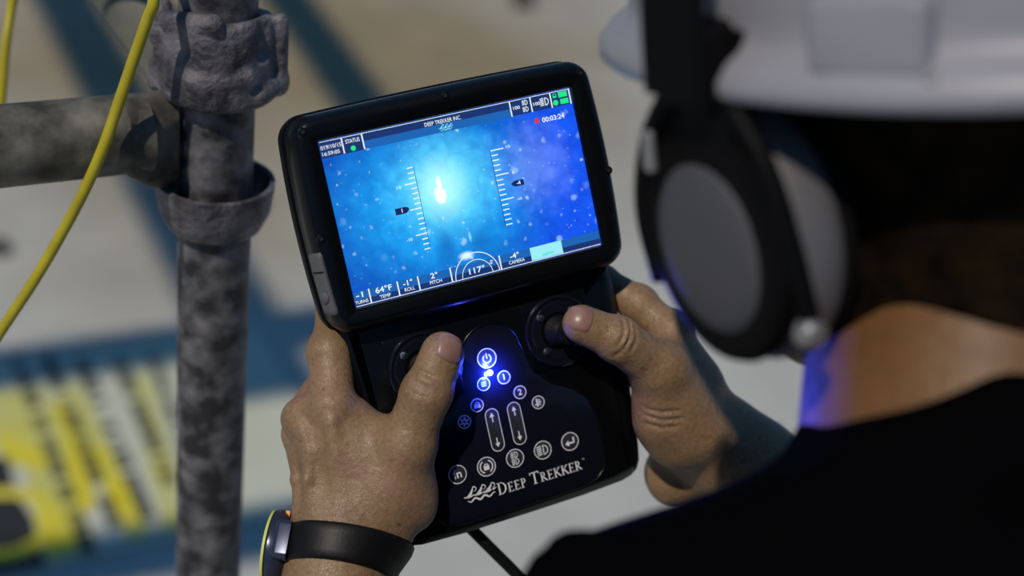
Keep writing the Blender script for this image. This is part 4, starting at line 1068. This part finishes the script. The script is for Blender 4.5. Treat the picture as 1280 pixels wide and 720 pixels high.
# ---- hair, short and dark, shaved lower at the nape
HR = Field()
HR.ell((-14, 0, 54), (103, 81, 96), k=10); HR.ell((-52, 0, -2), (58, 70, 62), k=18); HR.ell((-54, 0, -58), (50, 76, 46), k=14); HR.ell((-14, 50, -52), (30, 20, 36), k=12); HR.ell((-14, -50, -52), (30, 20, 36), k=12); HR.ell((-30, 0, -30), (52, 73, 52), k=14)
nk0 = np.array([-22., 0, -30]); HR.cap(nk0, nk0 + (neck_b - nk0) * .36, 63, 63.5, 8); HR.cap((-50, 0, 0), np.array([-50., 0, 0]) + (neck_b + HM.T @ np.array([0, -.03, 0]) * 1000 - np.array([-50., 0, 0])) * .38, 44, 47.5, 8)
HR.cap((94, -120, -60), (94, 120, -60), 78, 78, 8, op=-1)
HR.cap((120, -120, 60), (120, 120, 60), 70, 70, 8, op=-1)
V, F = HR.mesh(3.0); link('hair', np_mesh('hair', tfH(V), F), 'hair', man)

# ---- shirt (world millimetres about the root)
def wp_(u, v, d): return (P(u, v, d) - proot) * 1000
SH = Field()
nb_ = (P(1180, 640, .575) - proot) * 1000
shL = wp_(813, 855, .545)
right = nrm(np.array([RT_W[0], RT_W[1], 0]) * .94 + np.array([FW_W[0], FW_W[1], 0]) * .33)
back = np.cross(right, [0, 0, 1.0]) * -1
shR = nb_ + right * 190 + np.array([0, 0, -55])
SH.cap(nb_ + np.array([0, 0, 0]), nb_ + np.array([0, 0, -45]), 69, 74, 16)
SH.chain([wp_(1290, 680, .56), wp_(1118, 748, .555), wp_(985, 792, .55), shL], [60, 59, 58, 56], 20)
SH.cap(nb_ + right * 40 + np.array([0, 0, -35]), shR, 62, 60, 40)
chest = nb_ + np.array([0, 0, -260]) - back * 10
SH.cap(nb_ + np.array([0, 0, -165]) - right * 50, chest - right * 60, 92, 98, 40); SH.cap(nb_ + np.array([0, 0, -150]) + right * 60, chest + right * 60, 98, 98, 40)
SH.cap(chest - right * 50, chest - right * 45 + np.array([0, 0, -260]), 100, 100, 60); SH.cap(chest + right * 50, chest + right * 45 + np.array([0, 0, -260]), 100, 100, 60)
eL = (Lw(elbL) - proot) * 1000; eR = (Lw(elbR) - proot) * 1000
SH.cap(shL, eL, 57, 50, 30); SH.cap(eL, eL + (Lw(wrL) - Lw(elbL)) * 1000 * .22, 50, 47, 8)
SH.cap(shR, eR, 58, 50, 30); SH.cap(eR, eR + (Lw(wrR) - Lw(elbR)) * 1000 * .50, 50, 44, 8)
SH.cap(wp_(708, 684, .535), wp_(720, 800, .535), 8, 16, 8); SH.cap(wp_(737, 688, .535), wp_(745, 800, .535), 6.5, 14, 8); SH.cap(wp_(668, 712, .535), wp_(690, 800, .535), 6, 16, 8)
SH.cap(wp_(1105, 604, .525), wp_(1270, 545, .51), 18, 24, 24)
V, F = SH.mesh(5.0, smooth=2); link('shirt', np_mesh('shirt', V * .001, F), 'shirt', man)
TR = Field(); hip = chest + np.array([0, 0, -300])
zg = -hip[2]
for s_ in (1, -1):
    h0 = np.array([*(hip + right * 75 * s_)[:2], hip[2]]); g = np.array([h0[0], h0[1], 95.]); 
    TR.cap(hip + right * 55 * s_, h0 * .5 + g * .5, 98, 72, 30); TR.cap(h0 * .5 + g * .5, g, 72, 58, 30)
V, F = TR.mesh(9.0, smooth=2); link('trousers', np_mesh('trousers', V * .001, F), 'trouser', man)
for s_ in (1, -1):
    BT = Field(); h0 = hip + right * 80 * s_; fw = -back
    BT.cap((h0[0], h0[1], 130), (h0[0], h0[1], 42), 48, 42, 20); BT.cap((h0[0], h0[1], 42), np.array([h0[0], h0[1], 40]) + fw * 150, 40, 38, 20)
    V, F = BT.mesh(6.0, lo=np.array([-2000, -2000, 0.])); link('boot', np_mesh('boot', V * .001, F), 'boot', man)

# ---- wristwatch on the left wrist
wc = wrL + fwdL * 13; wa = fwdL
wn = nrm(np.array([-.96, 0, -.20]) - wa * np.dot([-.96, 0, -.20], wa)); wsd = np.cross(wa, wn)
wm4 = Matrix.Identity(4); bas = DR @ np.stack([wsd, wa, wn], 1); wo = Lw(wc)
for i in range(3):
    for j in range(3): wm4[i][j] = bas[i][j]
    wm4[i][3] = wo[i]
watch = empty('wristwatch', matrix=wm4); tag(watch, 'black sports watch with a lime edged case strapped round the left wrist', 'watch')
def toW(p): return np.array([np.dot(p - wc, wsd), np.dot(p - wc, wa), np.dot(p - wc, wn)])
nseg, vs, fs = 72, [], []
prof = [(-10, .3), (-10.2, 1.6), (-8.6, 2.7), (-5, 3.1), (5, 3.1), (8.6, 2.7), (10.2, 1.6), (10, .3)]
for i in range(nseg):
    t = 2 * PI * i / nseg; d = wsd * math.cos(t) + wn * math.sin(t)
    for ya, o_ in prof:
        q = surf(base_L, wc + wa * ya + d * 60, -d, .2); vs.append(toW(q + d * o_))
m_ = len(prof)
for i in range(nseg):
    for k in range(m_): fs.append((i * m_ + k, i * m_ + (k + 1) % m_, ((i + 1) % nseg) * m_ + (k + 1) % m_, ((i + 1) % nseg) * m_ + k))
st = obj('strap', mm((vs, fs)), 'strap', watch, smooth=True)
rw = np.dot(surf(base_L, wc + wn * 60, -wn) - wc, wn)
def wl(prof, m, name, par=None, n=48, sharp=40): return obj(name, mm(lathe([(r, z + rw) for r, z in prof], n)), m, par or watch, sharp=sharp)
case = wl([(16, -3), (20.5, 0), (22.5, 3), (22.3, 7), (20.5, 8.2), (19, 8.4)], 'watchcase', 'case')
wl([(20.2, 8.0), (21.6, 8.4), (21.3, 9.8), (20.0, 10.2), (19.4, 9.4)], 'lime', 'bezel')
wl([(19.8, 8.2), (19.3, 9.0), (0.01, 9.3)], 'watchglass', 'glass')
for yy in (-1, 1):
    obj('lug', mm(prism(rrect(yy * 20.5, 0, 10, 22, 3), rw - 5, rw + 4, 3)), 'watchcase', watch, sharp=40)
v_, f_ = prism(rrect(0, 0, 4.2, 2.6, .7, 3), -.5, .4)
mk_ = obj('case_mark', mm(([np.array([-11.1 - q[2], -17.5 + q[0], rw + .8 + q[1]]) for q in v_], f_)), 'orange', case); tag(mk_, 'orange mark on the case')

# ---- hard hat (head millimetres, built on an empty with the head's axes)
def head_matrix(o):
    m = Matrix.Identity(4)
    for i in range(3):
        for j in range(3): m[i][j] = HM[i][j]
        m[i][3] = o[i]
    return m
hat = empty('hard_hat', matrix=head_matrix(Hw((0, 0, 64)))); tag(hat, 'white hard hat with a short peak on the person holding the controller', 'hard hat')
def hat_ring(z, a_, b_, c_): return [(c_ + a_ * math.cos(2 * PI * i / 72), b_ * math.sin(2 * PI * i / 72), z) for i in range(72)]
rings = []
for k in range(13):
    t = k / 12 * PI / 2; s_ = math.cos(t) ** .72; rings.append(hat_ring(24 + 112 * math.sin(t), 144 * s_ + .01, 109 * s_ + .01, -8))
rings = [hat_ring(6, 140, 106, -8), hat_ring(-3, 149, 115, -8), hat_ring(-4, 157, 123, -8), hat_ring(-2, 159, 125, -8), hat_ring(3, 159, 125, -8), hat_ring(9, 154, 119.5, -8), hat_ring(13, 147, 112, -8), hat_ring(17, 144.5, 109.5, -8)] + rings
vs = [v for r in rings for v in r]; fs = [(r * 72 + i, r * 72 + (i + 1) % 72, (r + 1) * 72 + (i + 1) % 72, (r + 1) * 72 + i) for r in range(len(rings) - 1) for i in range(72)]
fs.append(tuple((len(rings) - 1) * 72 + i for i in range(72)))
obj('shell', mm((vs, fs)), 'helmet', hat, sharp=60)
vs = []; n1 = 33
for sgn, z in ((1, 0), (-1, -4)):
    for i in range(n1):
        t = -1.02 + 2.04 * i / (n1 - 1)
        for k in range(6):
            e = k / 5; ext = 32 * e * max(0, math.cos(t * 1.5)) ** .7
            vs.append((-8 + (146 + ext) * math.cos(t), (113 + ext * .35) * math.sin(t), 10 + z - 16 * e * e * math.cos(t)))
fs = []
for i in range(n1 - 1):
    for k in range(5):
        a_ = i * 6 + k; fs.append((a_, a_ + 1, a_ + 7, a_ + 6)); b_ = n1 * 6 + a_; fs.append((b_, b_ + 6, b_ + 7, b_ + 1))
    a_ = i * 6 + 5; b_ = a_ + n1 * 6; fs.append((a_, b_, b_ + 6, a_ + 6))
obj('peak', mm((vs, fs)), 'helmet', hat, sharp=50)
# raised pad on the left rear of the shell, with a small rivet beneath it
def on_shell(az, z):
    t = math.asin(min(1, max(0, (z - 24) / 112))); s_ = math.cos(t) ** .72
    return np.array([-8 + 144 * s_ * math.cos(az), 109 * s_ * math.sin(az), z])
def hat_pad(az, z, w, h, th, name, m):
    p = on_shell(az, z); e1 = nrm(on_shell(az + .02, z) - p); e2 = on_shell(az, z + 3) - p; e2 = nrm(e2 - e1 * np.dot(e1, e2)); nn = np.cross(e1, e2)
    if np.dot(nn, p) < 0: nn = -nn
    v_, f_ = prism(rrect(0, 0, w, h, min(w, h) * .18, 5), -6, th, min(th, 3.5), 3)
    return obj(name, mm(([p + e1 * q[0] + e2 * q[1] + nn * q[2] for q in v_], f_)), m, hat, sharp=40)
hat_pad(math.radians(PAD_AZ), 21, 43, 28, 11, 'accessory_pad', 'helmet')
hat_pad(math.radians(PAD_AZ + 9), 7, 6, 6, 13.0, 'rivet', 'helmet')

# ---- ear muffs over the hat
em = empty('ear_muffs', matrix=head_matrix(Hw((0, 95, 0))))
CD = .80; tag(em, 'black and grey ear muffs with a headband over the white hard hat', 'ear muffs')
def cup(s_):
    oy = 80 * s_; fx = (1, 0, 0); out = (0, s_, 0)
    def cl(prof, m, name, par=None, c=(0, 0), sx=1, sy=1, n=56, sharp=45, tilt=-.28):
        ct, st_ = math.cos(tilt), math.sin(tilt)
        v_, f_ = lathe([(r, z * CD) for r, z in prof], n, (c[0], oy - 95, c[1]), (ct, 0, st_), (-st_, 0, ct), out, sx, sy)
        return obj(name, mm((v_, f_)), m, par or em, sharp=sharp)
    c = cl([(30, 0), (46, 0), (50, 3), (50, 9), (46, 12), (30, 12)], 'cushion', 'cushion', sx=.84, sy=1.06)
    b = cl([(44, 11), (49, 12), (51.5, 18), (51, 28), (47.5, 37), (43.5, 42)], 'muffgrey', 'cup', sx=.84, sy=1.06)
    cl([(44.5, 38), (47.6, 40), (48.2, 45), (46.5, 50), (41, 52.5), (36, 51)], 'muffblack', 'cup_rim', b, sx=.84, sy=1.06)
    cl([(37, 50), (35.5, 52), (30, 54), (15, 55.6), (.01, 56)], 'muffinset', 'cup_panel', b, sx=.80, sy=.97, c=(1.5, -3))
    # yoke arms up the cup to the headband
    y0_ = oy - 95
    for x in (-1, 1):
        pts = [np.array([x * 40 - 6 * (x < 0), y0_ + 33 * s_, -26]), np.array([x * 42, y0_ + 37 * s_, 6]), np.array([x * 33, y0_ + 39 * s_, 36]), np.array([x * 17, y0_ + 40 * s_, 58]), np.array([x * 8, y0_ + 42 * s_, 72])]
        v_, f_ = tube(pts, 4.4 if x < 0 else 5.8, 12, 6); obj('yoke_arm', mm((v_, f_)), 'muffblack', b, smooth=True)
        if x < 0: v_, f_ = lathe([(6.4, -2), (6.4, 3), (4.5, 5), (.01, 5.4)], 20, (x * 46, y0_ + 34 * s_, -28), (0, s_, 0), (0, 0, 1), (x, 0, 0)); obj('pivot_button', mm((v_, f_)), 'chrome', b, sharp=40)
    v_, f_ = prism([(-16, 30), (38, 26), (34, 44), (20, 66), (17, 84), (-15, 84), (-15, 66), (-17, 48)], -8, 5, 3); obj('yoke_plate', mm(([np.array([q[0], y0_ + (36 + q[2]) * s_, q[1]]) for q in v_], f_)), 'muffblack', b, sharp=40)
    v_, f_ = prism(rrect(0, 0, 6, 17, 2, 4), 0, 2.0, .8); obj('size_slider', mm(([np.array([q[0] + 24, oy - 95 + (47.5 + q[2]) * s_, q[1] + 36]) for q in v_], f_)), 'chrome', b, sharp=40)
    v_, f_ = prism(rrect(0, 0, 30, 34, 6, 4), -7, 7, 3); obj('band_socket', mm(([np.array([q[0], oy - 95 + (41 + q[2]) * s_, q[1] + 72]) for q in v_], f_)), 'muffblack', b, sharp=40)
cup(1); cup(-1)
vs = []; fs = []; nb2 = 40
for i in range(nb2 + 1):
    t = PI * i / nb2; yy = 130 * math.cos(t); 
    cy_, cz_ = abs(math.cos(t)) ** .75 * np.sign(math.cos(t)) * 131, 62 + 152 * math.sin(t) ** .8
    d = nrm([0, math.cos(t), math.sin(t) + .02])
    wid = 17
    for x, o_ in ((-wid, 0), (-wid + 2, 4), (wid - 2, 4), (wid, 0), (wid - 3, -2), (-wid + 3, -2)): vs.append(np.array([x, cy_ - 95, cz_]) + d * o_)
for i in range(nb2):
    for k in range(6): fs.append((i * 6 + k, i * 6 + (k + 1) % 6, (i + 1) * 6 + (k + 1) % 6, (i + 1) * 6 + k))
obj('headband', mm((vs, fs)), 'muffblack', em, sharp=50)
